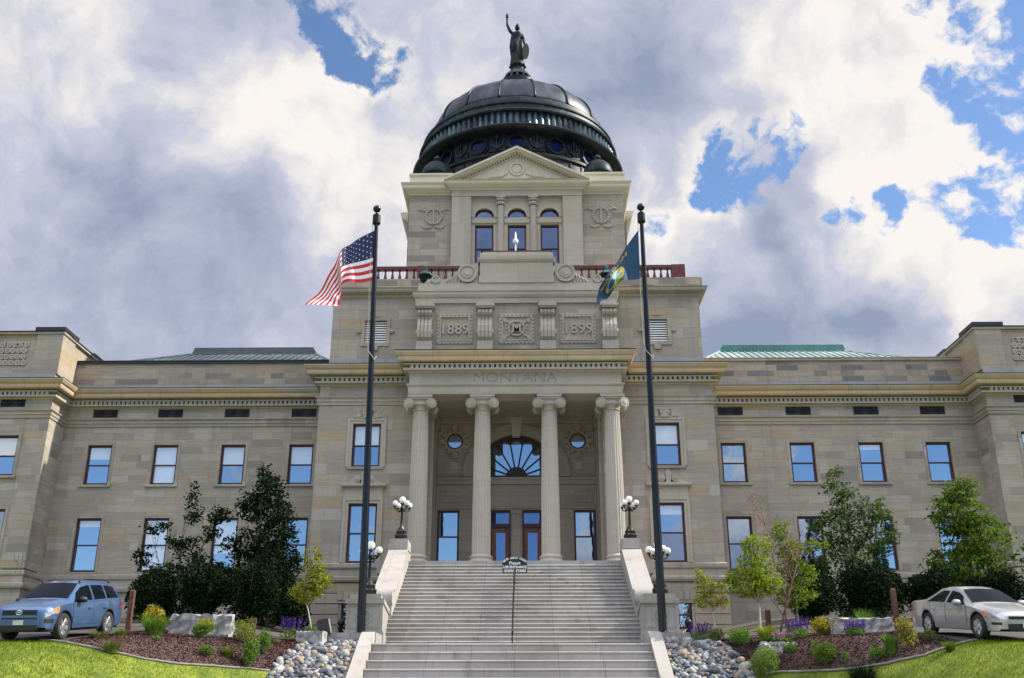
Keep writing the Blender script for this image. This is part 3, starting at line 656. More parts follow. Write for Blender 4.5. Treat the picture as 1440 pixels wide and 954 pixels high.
# ------------------------------------------------------------------ wing parapets and roofs
for s_ in (-1, 1):
    a, b_ = sorted((s_ * 10.7, s_ * 27.4)); yw = YW + .45
    w = MB(); w.box(a, b_, yw, yw + .6, 18.0, 20.42); pa = P(w, 'parapet', 'parapet_stone'); w = MB(); w.box(a, b_, yw - .05, yw - .002, 18.4, 19.05); P(w, 'base_course', 'sky_tint_course', pa)
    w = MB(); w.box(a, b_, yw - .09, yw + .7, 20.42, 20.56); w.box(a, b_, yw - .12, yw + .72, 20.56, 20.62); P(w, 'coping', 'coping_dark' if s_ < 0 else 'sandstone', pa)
    # hipped metal roof with standing seams and a flat ridge box
    x0, x1 = s_ * 11.2, s_ * 26.3; r0, r1 = s_ * 13.6, s_ * 21.9; ye, yr = yw + .75, 63.0; ze, zr = 20.60, 23.05
    q = MB(); rb = 68.5
    q.add([(x0, ye, ze), (x1, ye, ze), (r1, yr, zr), (r0, yr, zr)], [(0, 1, 2, 3) if s_ > 0 else (3, 2, 1, 0)])
    q.add([(x1, ye, ze), (x1, 76, ze), (r1, rb, zr), (r1, yr, zr)], [(0, 1, 2, 3) if s_ > 0 else (3, 2, 1, 0)])
    q.add([(x0, 76, ze), (x0, ye, ze), (r0, yr, zr), (r0, rb, zr)], [(0, 1, 2, 3) if s_ > 0 else (3, 2, 1, 0)])
    q.add([(x1, 76, ze), (x0, 76, ze), (r0, rb, zr), (r1, rb, zr)], [(0, 1, 2, 3) if s_ > 0 else (3, 2, 1, 0)])
    ns = 34
    for k in range(ns + 1):      # seams run straight up the slope; those beyond the ridge die into the hip
        x = x0 + (x1 - x0) * k / ns
        t = 1.0
        if (x - r1) * s_ > 0: t = (x1 - x) / (x1 - r1)
        if (r0 - x) * s_ > 0: t = (x - x0) / (r0 - x0)
        if t > .03: q.tube([(x, ye, ze + .04), (x, ye + (yr - ye) * t, ze + (zr - ze) * t + .04)], .035, 4)
    for xx, rr in ((x0, r0), (x1, r1)): q.tube([(xx, ye, ze + .05), (rr, yr, zr + .05)], .06, 5)
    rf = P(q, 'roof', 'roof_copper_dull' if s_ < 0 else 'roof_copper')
    q = MB(); zt = 23.62
    q.add([(r0 - s_ * .1, yr - .1, zr - .02), (r1 + s_ * .1, yr - .1, zr - .02), (r1 + s_ * .02, yr + .2, zt), (r0 + s_ * .25, yr + .2, zt), (r0 - s_ * .1, rb, zr - .02), (r1 + s_ * .1, rb, zr - .02), (r1, rb, zt), (r0 + s_ * .25, rb, zt)],
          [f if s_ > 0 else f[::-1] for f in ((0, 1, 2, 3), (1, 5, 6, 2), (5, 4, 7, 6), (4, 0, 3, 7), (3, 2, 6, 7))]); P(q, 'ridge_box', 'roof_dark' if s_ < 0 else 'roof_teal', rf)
    # end pavilion attic with carved panels
    xe = 27.0; a, b_ = sorted((s_ * xe, s_ * XF))
    w = MB(); w.box(a, b_, YE + .05, YE + .6, 18.45, 21.45); w.box(*sorted((s_ * xe, s_ * (xe + .6))), YE + .6, 66, 18.45, 21.45)
    for k in range(3):
        p0 = xe - .07 + 4.15 * k; w.box(*sorted((s_ * p0, s_ * (p0 + 1.55))), YE - .07, YE + .05, 18.95, 21.45); 
    w.box(*sorted((s_ * (xe - .09), s_ * (xe + .4))), YE - .069, YE + 1.6, 18.95, 21.45)
    w.box(*sorted((s_ * (xe - .09), s_ * (xe + .4))), YE + 4.2, YE + 5.4, 18.95, 21.45)
    at = P(w, 'attic', 'sandstone_large'); w = MB(); w.box(a, b_, YE - .09, YE + .049, 18.40, 18.949); P(w, 'base_course', 'sky_tint_course', at)
    w = MB(); c0, c1 = sorted((s_ * (xe - .16), s_ * XF)); w.box(c0, c1, YE - .13, YE + .8, 21.45, 21.58); w.box(*sorted((s_ * (xe - .16), s_ * (xe + .8))), YE + .8, 66, 21.45, 21.58); P(w, 'coping', 'sandstone_large', at)
    w = MB(); w.box(c0, c1, YE - .17, YE + .85, 21.58, 21.64); w.box(*sorted((s_ * (xe - .2), s_ * (xe + .85))), YE + .85, 66, 21.58, 21.64)
    for k in range(3):
        p0 = xe - .2 + 4.15 * k; w.box(*sorted((s_ * p0, s_ * (p0 + 1.8))), YE - .2, YE + 1.75, 21.641, 21.86 if k == 0 else 21.74)
    w.box(*sorted((s_ * (xe - .2), s_ * (xe + .9))), YE + 4.1, YE + 5.5, 21.641, 21.76); P(w, 'cap', 'coping_dark', at)
    for k in range(2):      # carved foliage in the panels
        cx = s_ * (xe + 2.78 + 4.15 * k); w = MB(); zc = 20.25
        w.ring_y(cx, zc, 1.0, .93, YE - .02, YE + .05, 4, math.pi / 4, math.pi / 4 + 2 * math.pi)
        for i in range(5):
            for j in range(4):
                if random.random() < .9:
                    xx, zz = cx + (i - 2) * .34 + random.uniform(-.05, .05), zc + (j - 1.5) * .38; w.ring_y(xx, zz, .17, .08, YE - .03, YE + .05, 10); w.disc_y(xx, zz, .05, YE - .05, YE + .05, 7)
        P(w, 'relief_panel', 'carved_stone')

# ------------------------------------------------------------------ porch: back wall, doors, columns
w = MB(); hs = [(s_ * 3.82 - .62, s_ * 3.82 + .62, 8.05, 10.98) for s_ in (-1, 1)] + [(-1.46, -.33, 7.1, 10.98), (.33, 1.46, 7.1, 10.98), (-2.42, 2.42, 12.86, 15.32)]
w.wall_y(-4.75, 4.75, 7.0, 16.4, YB, hs, .5)
# the arch head: stone filling between the opening and its square
n = 28
for q in (-1, 1):
    pts = [(q * 2.421, 15.321)] + [(q * 2.42 * math.cos(math.pi / 2 * i / n), 12.87 + 2.45 * math.sin(math.pi / 2 * i / n)) for i in range(n + 1)]
    pts = [(q * 2.421, 15.321)] + pts[1:]
    for i in range(1, len(pts) - 1):
        tri = [pts[0], pts[i], pts[i + 1]]
        if q > 0: tri = [tri[0], tri[2], tri[1]]
        w.add([(x, YB + .003, z) for x, z in tri], [(0, 1, 2)])
        a, b_ = pts[i], pts[i + 1]; w.add([(a[0], YB, a[1]), (b_[0], YB, b_[1]), (b_[0], YB + .5, b_[1]), (a[0], YB + .5, a[1])], [(0, 1, 2, 3)])
P(w, 'porch_wall', 'porch_stone')
w = MB(); w.box(-4.75, 4.75, YB - .16, YB - .002, 12.42, 12.80); w.box(-4.75, 4.75, YB - .22, YB - .002, 12.66, 12.801); w.box(-4.75, 4.75, YB - .06, YB - .002, 11.05, 11.22)
w.box(-4.75, 4.75, YB - .22, YB - .002, 15.95, 16.4); w.box(-4.75, 4.75, YB - .34, YB - .003, 16.15, 16.4)
for s_ in (-1, 1):
    w.ring_y(s_ * 3.74, 11.72, .75, .66, YB - .05, YB - .002, 4, math.pi / 4, math.pi / 4 + 2 * math.pi, .62)
    w.box(s_ * 3.82 - .85, s_ * 3.82 + .85, YB - .15, YB - .002, 7.88, 8.05)
P(w, 'porch_moulding', 'porch_stone')
w = MB(); w.ring_y(0, 12.87, 2.98, 2.46, YB - .10, YB - .002, 40, 0, math.pi); w.ring_y(0, 12.87, 3.08, 2.98, YB - .15, YB - .002, 40, 0, math.pi); P(w, 'arch_surround', 'porch_stone')
w = MB(); w.prism_y([(-.22, 15.15), (.22, 15.15), (.33, 16.2), (-.33, 16.2)], YB - .34, YB - .003); w.box(-.4, .4, YB - .4, YB - .003, 16.2, 16.32); P(w, 'keystone', 'carved_stone')
# fanlight with petal-shaped lights
w = MB(); y0 = YB + .2
w.ring_y(0, 12.87, 2.418, 2.27, y0, y0 + .14, 48, 0, math.pi); w.box(-2.41, 2.41, y0, y0 + .139, 12.87, 13.0); w.disc_y(0, 12.87, .62, y0 - .03, y0 + .14, 24)
nl = 9
for k in range(nl + 1):
    a = math.pi * k / nl
    if 0 < k < nl: w.tube([(.6 * math.cos(a), y0 + .06, 12.87 + .6 * math.sin(a)), (2.25 * math.cos(a), y0 + .06, 12.87 + 2.25 * math.sin(a))], .045, 6)
    if k < nl:
        a0, a1 = math.pi * k / nl, math.pi * (k + 1) / nl; am = (a0 + a1) / 2      # spandrels that round the heads of the lights
        rm = 1.98; cxm, czm = rm * math.cos(am) * .93, rm * math.sin(am) * .93; rr = 1.84 * math.tan((a1 - a0) / 2) * .97
        for q in (-1, 1):
            arc = [(cxm + rr * math.cos(am + q * math.pi / 2 * t / 6), czm + rr * math.sin(am + q * math.pi / 2 * t / 6)) for t in range(7)]
            e = a0 if q < 0 else a1
            corner = [(2.3 * math.cos(e), 2.3 * math.sin(e)), (2.3 * math.cos(am), 2.3 * math.sin(am))]
            poly = [(x, 12.87 + z) for x, z in arc + corner]
            if q < 0: poly = poly[::-1]
            w.prism_y(poly[::1], y0 + .02, y0 + .10)
fl = P(w, 'fanlight_window', 'dark_frame')
w = MB(); w.add([(2.3 * math.cos(math.pi * i / 30), YB + .30, 12.87 + 2.3 * math.sin(math.pi * i / 30)) for i in range(31)], [tuple(range(31))[::-1]]); P(w, 'pane', 'glass_clear', fl)
w = MB(); w.box(-2.5, 2.5, YB + .45, YB + .5, 12.7, 15.4); P(w, 'backing', 'coping_dark', fl)
# round windows with cartouche frames
for s_ in (-1, 1):
    cx, cz = s_ * 3.52, 14.92
    f = MB(); f.ring_y(cx, cz, .47, .38, YB - .10, YB + .02, 26); oc = P(f, 'round_window', 'maroon')
    f = MB(); f.ring_y(cx, cz, .62, .472, YB - .13, YB - .002, 26)
    for a in range(4):
        an = a * math.pi / 2; f.disc_y(cx + .70 * math.cos(an), cz + .74 * math.sin(an), .17, YB - .16, YB - .002, 12)
        for e in (-.5, .5): f.disc_y(cx + .70 * math.cos(an + e), cz + .70 * math.sin(an + e), .12, YB - .12, YB - .002, 10)
    f.prism_y([(cx - .15, cz - 1.0), (cx + .15, cz - 1.0), (cx + .22, cz - .7), (cx - .22, cz - .7)], YB - .15, YB - .002); f.prism_y([(cx - .2, cz + .7), (cx + .2, cz + .7), (cx + .1, cz + 1.05), (cx - .1, cz + 1.05)], YB - .15, YB - .002)
    P(f, 'frame', 'porch_stone', oc)
    f = MB(); f.disc_y(cx, cz, .39, YB - .03, YB - .01, 26); P(f, 'pane', 'glass_clear', oc)
    f = MB(); f.box(cx + s_ * .02 - .2, cx + s_ * .02 + .2, YB - .04, YB - .002, 13.32, 13.72); P(f, 'stone_patch', 'cheek_stone')
    window(s_ * 3.82, 8.05, 10.98, 1.24, YB, sill=False)
    # doors
    dx = s_ * .895; d = MB(); x0, x1 = dx - .565, dx + .565
    d.box(x0, x0 + .09, YB + .16, YB + .30, 7.1, 10.98); d.box(x1 - .09, x1, YB + .16, YB + .30, 7.1, 10.98); d.box(x0 + .09, x1 - .09, YB + .16, YB + .30, 10.86, 10.98); d.box(x0 + .09, x1 - .09, YB + .14, YB + .30, 10.02, 10.24)
    fr = P(d, 'door_frame', 'maroon')
    d = MB(); d.plane((x0 + .09, YB + .24, 10.24), (x1 - .09, YB + .24, 10.24), (x1 - .09, YB + .245, 10.86), (x0 + .09, YB + .245, 10.86)); P(d, 'transom_pane', 'glass_high', fr)
    d = MB(); a, b_ = x0 + .10, x1 - .10; d.box(a, a + .2, YB + .20, YB + .27, 7.12, 10.0); d.box(b_ - .2, b_, YB + .20, YB + .27, 7.12, 10.0); d.box(a + .2, b_ - .2, YB + .20, YB + .27, 9.75, 10.0); d.box(a + .2, b_ - .2, YB + .20, YB + .27, 7.12, 7.65)
    d.box(a + .26, b_ - .26, YB + .18, YB + .2, 7.22, 7.55)
    do = P(d, 'door', 'wood')
    d = MB(); d.plane((a + .2, YB + .24, 7.65), (b_ - .2, YB + .24, 7.65), (b_ - .2, YB + .245, 9.75), (a + .2, YB + .245, 9.75)); P(d, 'pane', 'glass_high', do)
    d = MB(); hx = dx - s_ * .33; d.tube([(hx, YB + .2, 8.0), (hx, YB + .12, 8.02), (hx, YB + .12, 8.5), (hx, YB + .2, 8.52)], .018, 6); P(d, 'handle', 'brass', do)
w = MB(); w.box(-.24, .24, YB - .12, YB + .1, 7.1, 10.75); w.box(-.31, .31, YB - .18, YB + .1, 10.75, 10.95); w.box(-.3, .3, YB - .16, YB + .1, 7.1, 7.3); P(w, 'door_pier', 'porch_stone')
# porch floor, ceiling and side pilasters
w = MB(); w.box(-6.6, 6.6, 48.2, YB + .3, 6.5, 7.085); P(w, 'porch_floor', 'granite')
w = MB(); w.box(-4.75, 4.75, 50.9, YB + .2, 16.32, 16.9)
for x in (-3.45, 0, 3.45): w.box(x - 1.45, x + 1.45, 51.9, YB - .5, 16.25, 16.319)
P(w, 'porch_ceiling', 'porch_stone')
for s_ in (-1, 1):
    for yy in (YP + .15, YB - .7):
        w = MB(); w.box(*sorted((s_ * 4.749, s_ * 4.50)), yy, yy + .75, 7.09, 15.5); w.box(*sorted((s_ * 4.748, s_ * 4.40)), yy - .1, yy + .85, 7.09, 7.7); w.box(*sorted((s_ * 4.748, s_ * 4.38)), yy - .1, yy + .85, 15.5, 16.3); P(w, 'pilaster', 'porch_stone')
# columns
YC, ZB0, ZB1 = 51.30, 7.09, 16.20
def column(cx):
    c = MB(); nf = 22; seg = nf * 4
    def flute(i, k): 
        ph = (i % 4); return 1.0 if ph == 0 else (0.925 if ph == 2 else .955)
    prof = []
    for k in range(15):
        t = k / 14; prof.append((.485 * (1 - .17 * t ** 1.7) , ZB0 + .72 + t * (ZB1 - .78 - ZB0 - .72)))
    c.lathe(prof, cx, YC, seg, mod=flute); co_ = P(c, 'column', 'column_stone', auto=24)
    b = MB(); b.box(cx - .70, cx + .70, YC - .70, YC + .70, ZB0 - .01, ZB0 + .30)
    b.lathe([(.68, ZB0 + .30), (.70, ZB0 + .36), (.68, ZB0 + .42), (.58, ZB0 + .46), (.56, ZB0 + .52), (.60, ZB0 + .58), (.60, ZB0 + .64), (.53, ZB0 + .70), (.49, ZB0 + .74)], cx, YC, 32); P(b, 'base', 'column_stone', co_, auto=30)
    k = MB(); z = ZB1
    k.lathe([(.40, z - .80), (.44, z - .78), (.44, z - .74), (.41, z - .72), (.47, z - .55), (.55, z - .42), (.52, z - .30)], cx, YC, 28)
    k.box(cx - .66, cx + .66, YC - .66, YC + .66, z - .12, z + .02); k.box(cx - .60, cx + .60, YC - .60, YC + .60, z - .22, z - .12)
    k.box(cx - .55, cx + .55, YC - .50, YC + .50, z - .40, z - .221)
    for sx in (-1, 1):
        for sy in (-1, 1):      # corner volutes
            m = MB(); m.disc_y(0, 0, .245, -.10, .10, 22); m.disc_y(0, 0, .185, -.13, .13, 20); m.disc_y(0, 0, .105, -.16, .16, 16); m.ring_y(0, 0, .265, .215, -.125, .125, 22)
            R = Matrix.Translation((cx + sx * .60, YC + sy * .56, z - .46)) @ Matrix.Rotation(sx * sy * rad(-32), 4, 'Z'); m.xf(R); k.add(m.v, m.f)
    for e in range(-2, 3): k.ball((cx + e * .13, YC - .50, z - .47), .065, 8, 6, 1.2)
    P(k, 'capital', 'column_stone', co_, auto=30)
for cx in (-5.08, -1.76, 1.80, 5.16): column(cx)
# entablature
EX = 5.70; YA = 50.62
PATH = [(-EX, YP), (-EX, YA), (EX, YA), (EX, YP)]
e = MB()
e.box(-EX + .02, EX - .02, YA + .02, 52.0, 16.22, 17.9); e.box(-EX + .02, -4.76, 52.0, YP, 16.22, 17.9); e.box(4.76, EX - .02, 52.0, YP, 16.22, 17.9)
e.sweep(PATH, [(0, 16.22), (.0, 16.22), (.03, 16.45), (.03, 16.62), (.08, 16.66), (.12, 16.72), (.12, 16.78), (0, 16.80)]); en = P(e, 'entablature', 'carved_stone')
e = MB(); text_xz(e, 'MONTANA', .80, .004, -.02, YA + .017, 16.88, 1.12); P(e, 'lettering', 'incised', en)
e = MB(); e.sweep(PATH, [(o * .86, z) for o, z in CORN]); e.sweep(PATH, [(0, 17.40), (.07, 17.42), (.10, 17.468), (0, 17.468)]); cn = P(e, 'cornice', 'cornice_stone'); dentil_band(PATH, cn)
e = MB(); e.box(-EX + .01, EX - .01, YA + .01, YP + .2, 17.9, 18.455); P(e, 'core', 'cornice_stone', cn)
e = MB(); e.box(-EX - .74, EX + .74, YA - .74, YP - .01, 18.458, 18.49); P(e, 'flashing', 'coping_dark', cn)

# ------------------------------------------------------------------ attic storey over the pavilion
YT = 53.5; XT = 10.64
vents = [(s_ * 8.10 - .62, s_ * 8.10 + .62, 20.25, 21.60) for s_ in (-1, 1)]
w = MB(); w.wall_y(-XT, XT, 18.3, 23.2, YT, vents, .3)
for s_ in (-1, 1): w.add([(s_ * XT, YT, 18.3), (s_ * XT, 66, 18.3), (s_ * XT, 66, 23.2), (s_ * XT, YT, 23.2)], [(0, 1, 2, 3) if s_ > 0 else (3, 2, 1, 0)])
w.box(-XT + .1, XT - .1, YT + .5, 66, 18.0, 23.2); at_ = P(w, 'attic', 'sandstone_large'); w = MB(); w.box(-XT - .03, XT + .03, YT - .03, 65.9, 18.3, 19.25); P(w, 'base_course', 'sky_tint_course', at_)
TP = [(-XT, 66), (-XT, YT), (XT, YT), (XT, 66)]
w = MB(); w.sweep(TP, [(0, 23.0), (.08, 23.05), (.10, 23.16), (.40, 23.26), (.44, 23.34), (.44, 23.46), (.5, 23.5), (0, 23.54)]); P(w, 'cornice', 'sandstone_large')
w = MB(); w.box(-XT - .25, XT + .25, YT - .10, 66, 23.541, 24.22); P(w, 'parapet', 'parapet_stone')
for s_ in (-1, 1):
    cx = s_ * 8.10; v = MB()
    for k in range(9): z = 20.30 + k * .146; v.add([(cx - .61, YT + .08, z), (cx + .61, YT + .08, z), (cx + .61, YT + .16, z + .02), (cx - .61, YT + .16, z + .02), (cx - .61, YT + .08, z + .075), (cx + .61, YT + .08, z + .075), (cx + .61, YT + .16, z + .095), (cx - .61, YT + .16, z + .095)], [(0, 3, 2, 1), (4, 5, 6, 7), (0, 1, 5, 4), (1, 2, 6, 5), (2, 3, 7, 6), (3, 0, 4, 7)])
    lv = P(v, 'louvre_vent', 'white_paint'); v = MB(); v.box(cx - .619, cx + .619, YT + .27, YT + .29, 20.251, 21.599); P(v, 'backing', 'coping_dark', lv)
    v = MB(); v.ring_y(cx, 20.925, 1.18, .885, YT - .07, YT - .002, 4, math.pi / 4, math.pi / 4 + 2 * math.pi, 1.08)
    for q in (-1, 1): v.box(*sorted((cx + q * .80, cx + q * 1.05)), YT - .11, YT - .003, 20.85, 21.08); v.disc_y(cx + q * .98, 20.96, .13, YT - .13, YT - .003, 12)
    v.prism_y([(cx - .25, 21.82), (cx + .25, 21.82), (cx + .12, 22.02), (cx - .12, 22.02)], YT - .12, YT - .003); v.prism_y([(cx - .16, 19.75), (cx + .16, 19.75), (cx + .22, 20.05), (cx - .22, 20.05)], YT - .12, YT - .003); P(v, 'frame', 'sandstone_large', lv)
# frontispiece with date panels and console brackets
YG = 52.1; XG = 5.55
w = MB(); w.box(-XG, XG, YG, YT + .3, 18.46, 22.05); w.box(-XG + .01, XG - .01, YG - .06, YG - .001, 18.47, 18.95); fp = P(w, 'frontispiece', 'sandstone_large')
GP = [(-XG, YT), (-XG, YG), (XG, YG), (XG, YT)]
w = MB(); w.sweep(GP, [(0, 22.05), (.12, 22.05), (.14, 22.35), (.20, 22.38), (.28, 22.52), (.28, 22.66), (.34, 22.72), (0, 22.78)]); w.box(-XG, XG, YG + .01, YT + .4, 22.051, 22.775); P(w, 'band', 'carved_stone', fp)
w = MB(); w.box(-XG - .02, XG + .02, YG - .02, YT + .6, 22.78, 23.32); P(w, 'blocking_course', 'carved_stone', fp)
def console(cx):
    c = MB(); yb = YG
    pr = [(yb, 19.02), (yb - .42, 19.02), (yb - .42, 19.62), (yb - .34, 19.68)]
    rib = [(yb, 19.66), (yb - .36, 19.66), (yb - .52, 19.85), (yb - .56, 20.2), (yb - .52, 20.55), (yb - .38, 20.85), (yb - .30, 21.05), (yb - .32, 21.15), (yb - .48, 21.2), (yb - .56, 21.32), (yb - .54, 21.48), (yb - .42, 21.56), (yb, 21.56)]
    c.box(cx - .50, cx + .50, yb - .48, yb, 18.5, 19.10); c.box(cx - .44, cx + .44, yb - .42, yb, 19.10, 19.66)
    for k in range(4):
        x0 = cx - .40 + k * .205; c.prism_x(rib, x0, x0 + .155)
    c.prism_x([(y + .05 if y < yb else y, z) for y, z in rib], cx - .41, cx + .41)
    for q in (-1, 1):
        m = MB(); m.disc_y(0, 0, .20, -.05, .05, 14); m.xf(Matrix.Translation((cx + q * .42, yb - .32, 20.15)) @ Matrix.Rotation(rad(90), 4, 'Z')); c.add(m.v, m.f)
    c.box(cx - .46, cx + .46, yb - .62, yb, 21.57, 21.66); c.box(cx - .52, cx + .52, yb - .68, yb, 21.66, 21.80); c.box(cx - .44, cx + .44, yb - .3, yb, 21.80, 22.05)
    P(c, 'console_bracket', 'carved_stone')
for cx in (-5.08, -1.70, 1.80, 5.26): console(cx)
def relief(cx, body, size):
    r = MB(); r.ring_y(cx, 20.52, 1.42, 1.16, YG - .05, YG - .002, 4, math.pi / 4, math.pi / 4 + 2 * math.pi, .90); r.ring_y(cx, 20.52, 1.16, 1.08, YG - .09, YG - .002, 4, math.pi / 4, math.pi / 4 + 2 * math.pi, .90)
    for i in range(9):
        for q in (-1, 1): r.ball((cx - .92 + i * .23, YG - .05, 20.52 + q * .83), .055, 8, 5)
        if i < 8:
            for q in (-1, 1): r.ball((cx + q * .92, YG - .05, 20.52 - .75 + i * .21), .055, 8, 5)
    o = P(r, 'relief_panel', 'carved_stone'); t = MB(); text_xz(t, body, size, .05, cx, YG - (.13 if body == 'M' else .04), 20.52 - size * .36, 1.0, 0, .012); P(t, 'lettering', 'carved_stone', o)
    return o
relief(-3.42, '1889', .86); relief(3.50, '1899', .86); rc = relief(.06, 'M', .70)
d = MB(); cx, cz = .06, 20.52
for i in range(28):
    a = 2 * math.pi * i / 28; d.ball((cx + .43 * math.cos(a), YG - .05, cz + .43 * math.sin(a)), .075, 7, 5)
for q in (-1, 1): d.tube([(cx - q * .72, YG - .04, cz - .6), (cx + q * .72, YG - .04, cz + .55)], [.05, .05], 6); d.disc_y(cx + q * .68, cz + .5, .13, YG - .09, YG, 9); d.disc_y(cx - q * .7, cz - .55, .12, YG - .08, YG, 9)
for q in (-1, 1):
    for e in range(5): d.disc_y(cx + q * (.42 + .06 * e), cz - .42 + .2 * e, .06, YG - .06, YG, 7)
P(d, 'wreath', 'carved_stone', rc)
# central block with scroll buttresses
w = MB(); w.box(-2.04, 2.16, YG - .04, YT + .4, 23.32, 24.86); w.box(-2.1, 2.22, YG - .08, YT + .4, 23.33, 23.75); cb = P(w, 'crowning_block', 'carved_stone')
CP = [(-2.04, YT), (-2.04, YG - .04), (2.16, YG - .04), (2.16, YT)]
w = MB(); w.sweep(CP, [(0, 24.62), (.05, 24.64), (.12, 24.76), (.14, 24.88), (0, 24.90)]); w.sweep(CP, [(-.3, 24.90), (0, 24.90), (.02, 25.05), (.0, 25.22), (-.12, 25.30), (-.3, 25.30)]); w.box(-1.9, 2.02, YG, YT + .3, 24.861, 25.32); P(w, 'moulding', 'carved_stone', cb)
w = MB(); w.box(-2.0, 2.12, YG - .02, YT + .3, 25.321, 25.37); P(w, 'flashing', 'coping_dark', cb)
for s_ in (-1, 1):
    q = MB(); ox = .06; f = lambda x: ox + s_ * x
    top = [(2.2, 24.75), (2.35, 24.62), (2.6, 24.48), (2.95, 24.46), (3.2, 24.20), (3.45, 23.90), (3.8, 23.70), (4.2, 23.58), (4.6, 23.72), (4.95, 23.64), (5.2, 23.48), (5.3, 23.32)]
    poly = [(f(2.2), 23.32)] + [(f(x), z) for x, z in top][::-1]
    q.prism_y(poly if s_ < 0 else poly[::-1], YG + .05, YG + .6)
    q.disc_y(f(2.82), 23.93, .56, YG - .04, YG + .55, 30); q.ring_y(f(2.82), 23.93, .56, .44, YG - .10, YG + .3, 30); q.disc_y(f(2.82), 23.93, .30, YG - .10, YG + .3, 22); q.disc_y(f(2.82), 23.93, .16, YG - .14, YG + .3, 16)
    q.disc_y(f(4.62), 23.56, .24, YG - .03, YG + .5, 18); q.ring_y(f(4.62), 23.56, .24, .15, YG - .08, YG + .3, 18); q.disc_y(f(5.02), 23.46, .13, YG - .02, YG + .4, 12)
    for k in range(5): q.tube([(f(3.30 + .2 * k), YG + .02, 23.34), (f(3.22 + .16 * k), YG + .02, 24.05 - .11 * k)], .045, 5)
    P(q, 'scroll_buttress', 'carved_stone')

# ------------------------------------------------------------------ dark red roof balustrade
YR = 54.3
bal = MB(); z0, z1 = 24.22, 25.36
for a, b_ in ((-10.15, 10.05),):
    bal.box(a, b_, YR - .16, YR + .16, z0, z0 + .16); bal.box(a, b_, YR - .18, YR + .18, z1 - .18, z1)
for x in (-10.15, -5.55, -2.5, 2.6, 5.75, 10.05): bal.box(x - .34 if x > -10 else x - .02, x + .34 if x < 10 else x + .02, YR - .21, YR + .21, z0 + .001, z1 + .03)
for x in (-9.75, 9.65): bal.box(x - .38, x + .38, YR - .20, YR + .20, z0 + .002, z1 + .02)
bo = P(bal, 'balustrade', 'maroon_rail')
def baluster(x):
    m = MB(); m.lathe([(.085, z0 + .16), (.085, z0 + .22), (.05, z0 + .25), (.10, z0 + .45), (.085, z0 + .55), (.04, z0 + .78), (.06, z0 + .84), (.075, z0 + .9), (.075, z1 - .18)], x, YR, 8); return m.build('baluster', 'maroon_rail', bo)
b0 = None
for a, b_, n in ((-9.1, -6.1, 8), (6.3, 9.05, 8), (-5.05, -2.95, 6), (3.05, 5.25, 6)):
    for i in range(n):
        x = a + (b_ - a) * i / (n - 1)
        if b0 is None: b0 = baluster(x); bx = x
        else: c = b0.copy(); COL.objects.link(c); c.location.x = b0.location.x + (x - bx)

# ------------------------------------------------------------------ dome base block
YD, XD, ZD0, ZC = 58.0, 7.02, 23.5, 32.35
w = MB(); w.box(-XD, XD, YD + .5, 72, ZD0, ZC); w.wall_y(-XD, -4.2, ZD0, ZC, YD); w.wall_y(4.2, XD, ZD0, ZC, YD)
for s_ in (-1, 1):
    w.add([(s_ * XD, YD, ZD0), (s_ * XD, 72, ZD0), (s_ * XD, 72, ZC), (s_ * XD, YD, ZC)], [(0, 1, 2, 3) if s_ > 0 else (3, 2, 1, 0)])
    w.box(*sorted((s_ * 6.9, s_ * 7.55)), 61.7, 70.3, ZD0, ZC - .1)
P(w, 'drum_base', 'sandstone')
YQ = 57.55
wx = (-2.08, .04, 2.16)
hs = [(x - .60, x + .60, 26.7, 30.02) for x in wx] + [(x - .61, x + .61, 30.55, 31.19) for x in wx]
w = MB(); w.wall_y(-2.95, 3.03, ZD0, 32.0, YQ + .25, hs, .35)
for x in wx:
    n = 14
    for q in (-1, 1):
        pts = [(x + q * .61 * math.cos(math.pi / 2 * i / n), 30.56 + .63 * math.sin(math.pi / 2 * i / n)) for i in range(n + 1)]; cpt = (x + q * .611, 31.191)
        for i in range(n):
            tri = [cpt, pts[i + 1], pts[i]] if q > 0 else [cpt, pts[i], pts[i + 1]]; w.add([(a, YQ + .247, z) for a, z in tri], [(0, 1, 2)])
P(w, 'wall', 'carved_stone')
w = MB(); w.box(-4.2, -2.95, YQ, YD + .5, ZD0, 32.0); w.box(3.03, 4.28, YQ, YD + .5, ZD0, 32.0); w.box(-4.2, 4.28, YQ + .001, YD + .5, 32.0, 32.55); w.box(-4.24, 4.32, YQ - .04, YQ, 32.0, 32.12)
w.box(-4.35, -2.6, YQ - .18, YQ, 23.5, 26.72); w.box(2.7, 4.43, YQ - .18, YQ, 23.5, 26.72); w.box(-4.45, -2.5, YQ - .26, YQ, 26.72, 26.9); w.box(2.6, 4.53, YQ - .26, YQ, 26.72, 26.9); w.box(-2.6, 2.7, YQ - .05, YQ + .248, 26.3, 26.65)
P(w, 'pier', 'carved_stone')
for x in wx:
    window(x, 26.7, 30.02, 1.20, YQ + .25, surround=None, sill=False, gm='glass_high')
    f = MB(); f.ring_y(x, 30.56, .605, .53, YQ + .40, YQ + .50, 20, 0, math.pi); f.box(x - .60, x + .60, YQ + .40, YQ + .499, 30.56, 30.63); lu = P(f, 'lunette_window', 'maroon')
    f = MB(); f.add([(x + .54 * math.cos(math.pi * i / 16), YQ + .46, 30.6 + .52 * math.sin(math.pi * i / 16)) for i in range(17)], [tuple(range(17))[::-1]]); P(f, 'pane', 'glass_high', lu)
    f = MB(); f.ring_y(x, 30.56, .86, .64, YQ + .19, YQ + .248, 24, 0, math.pi); f.box(x - .8, x + .8, YQ + .17, YQ + .247, 30.12, 30.34); P(f, 'surround', 'carved_stone', lu)
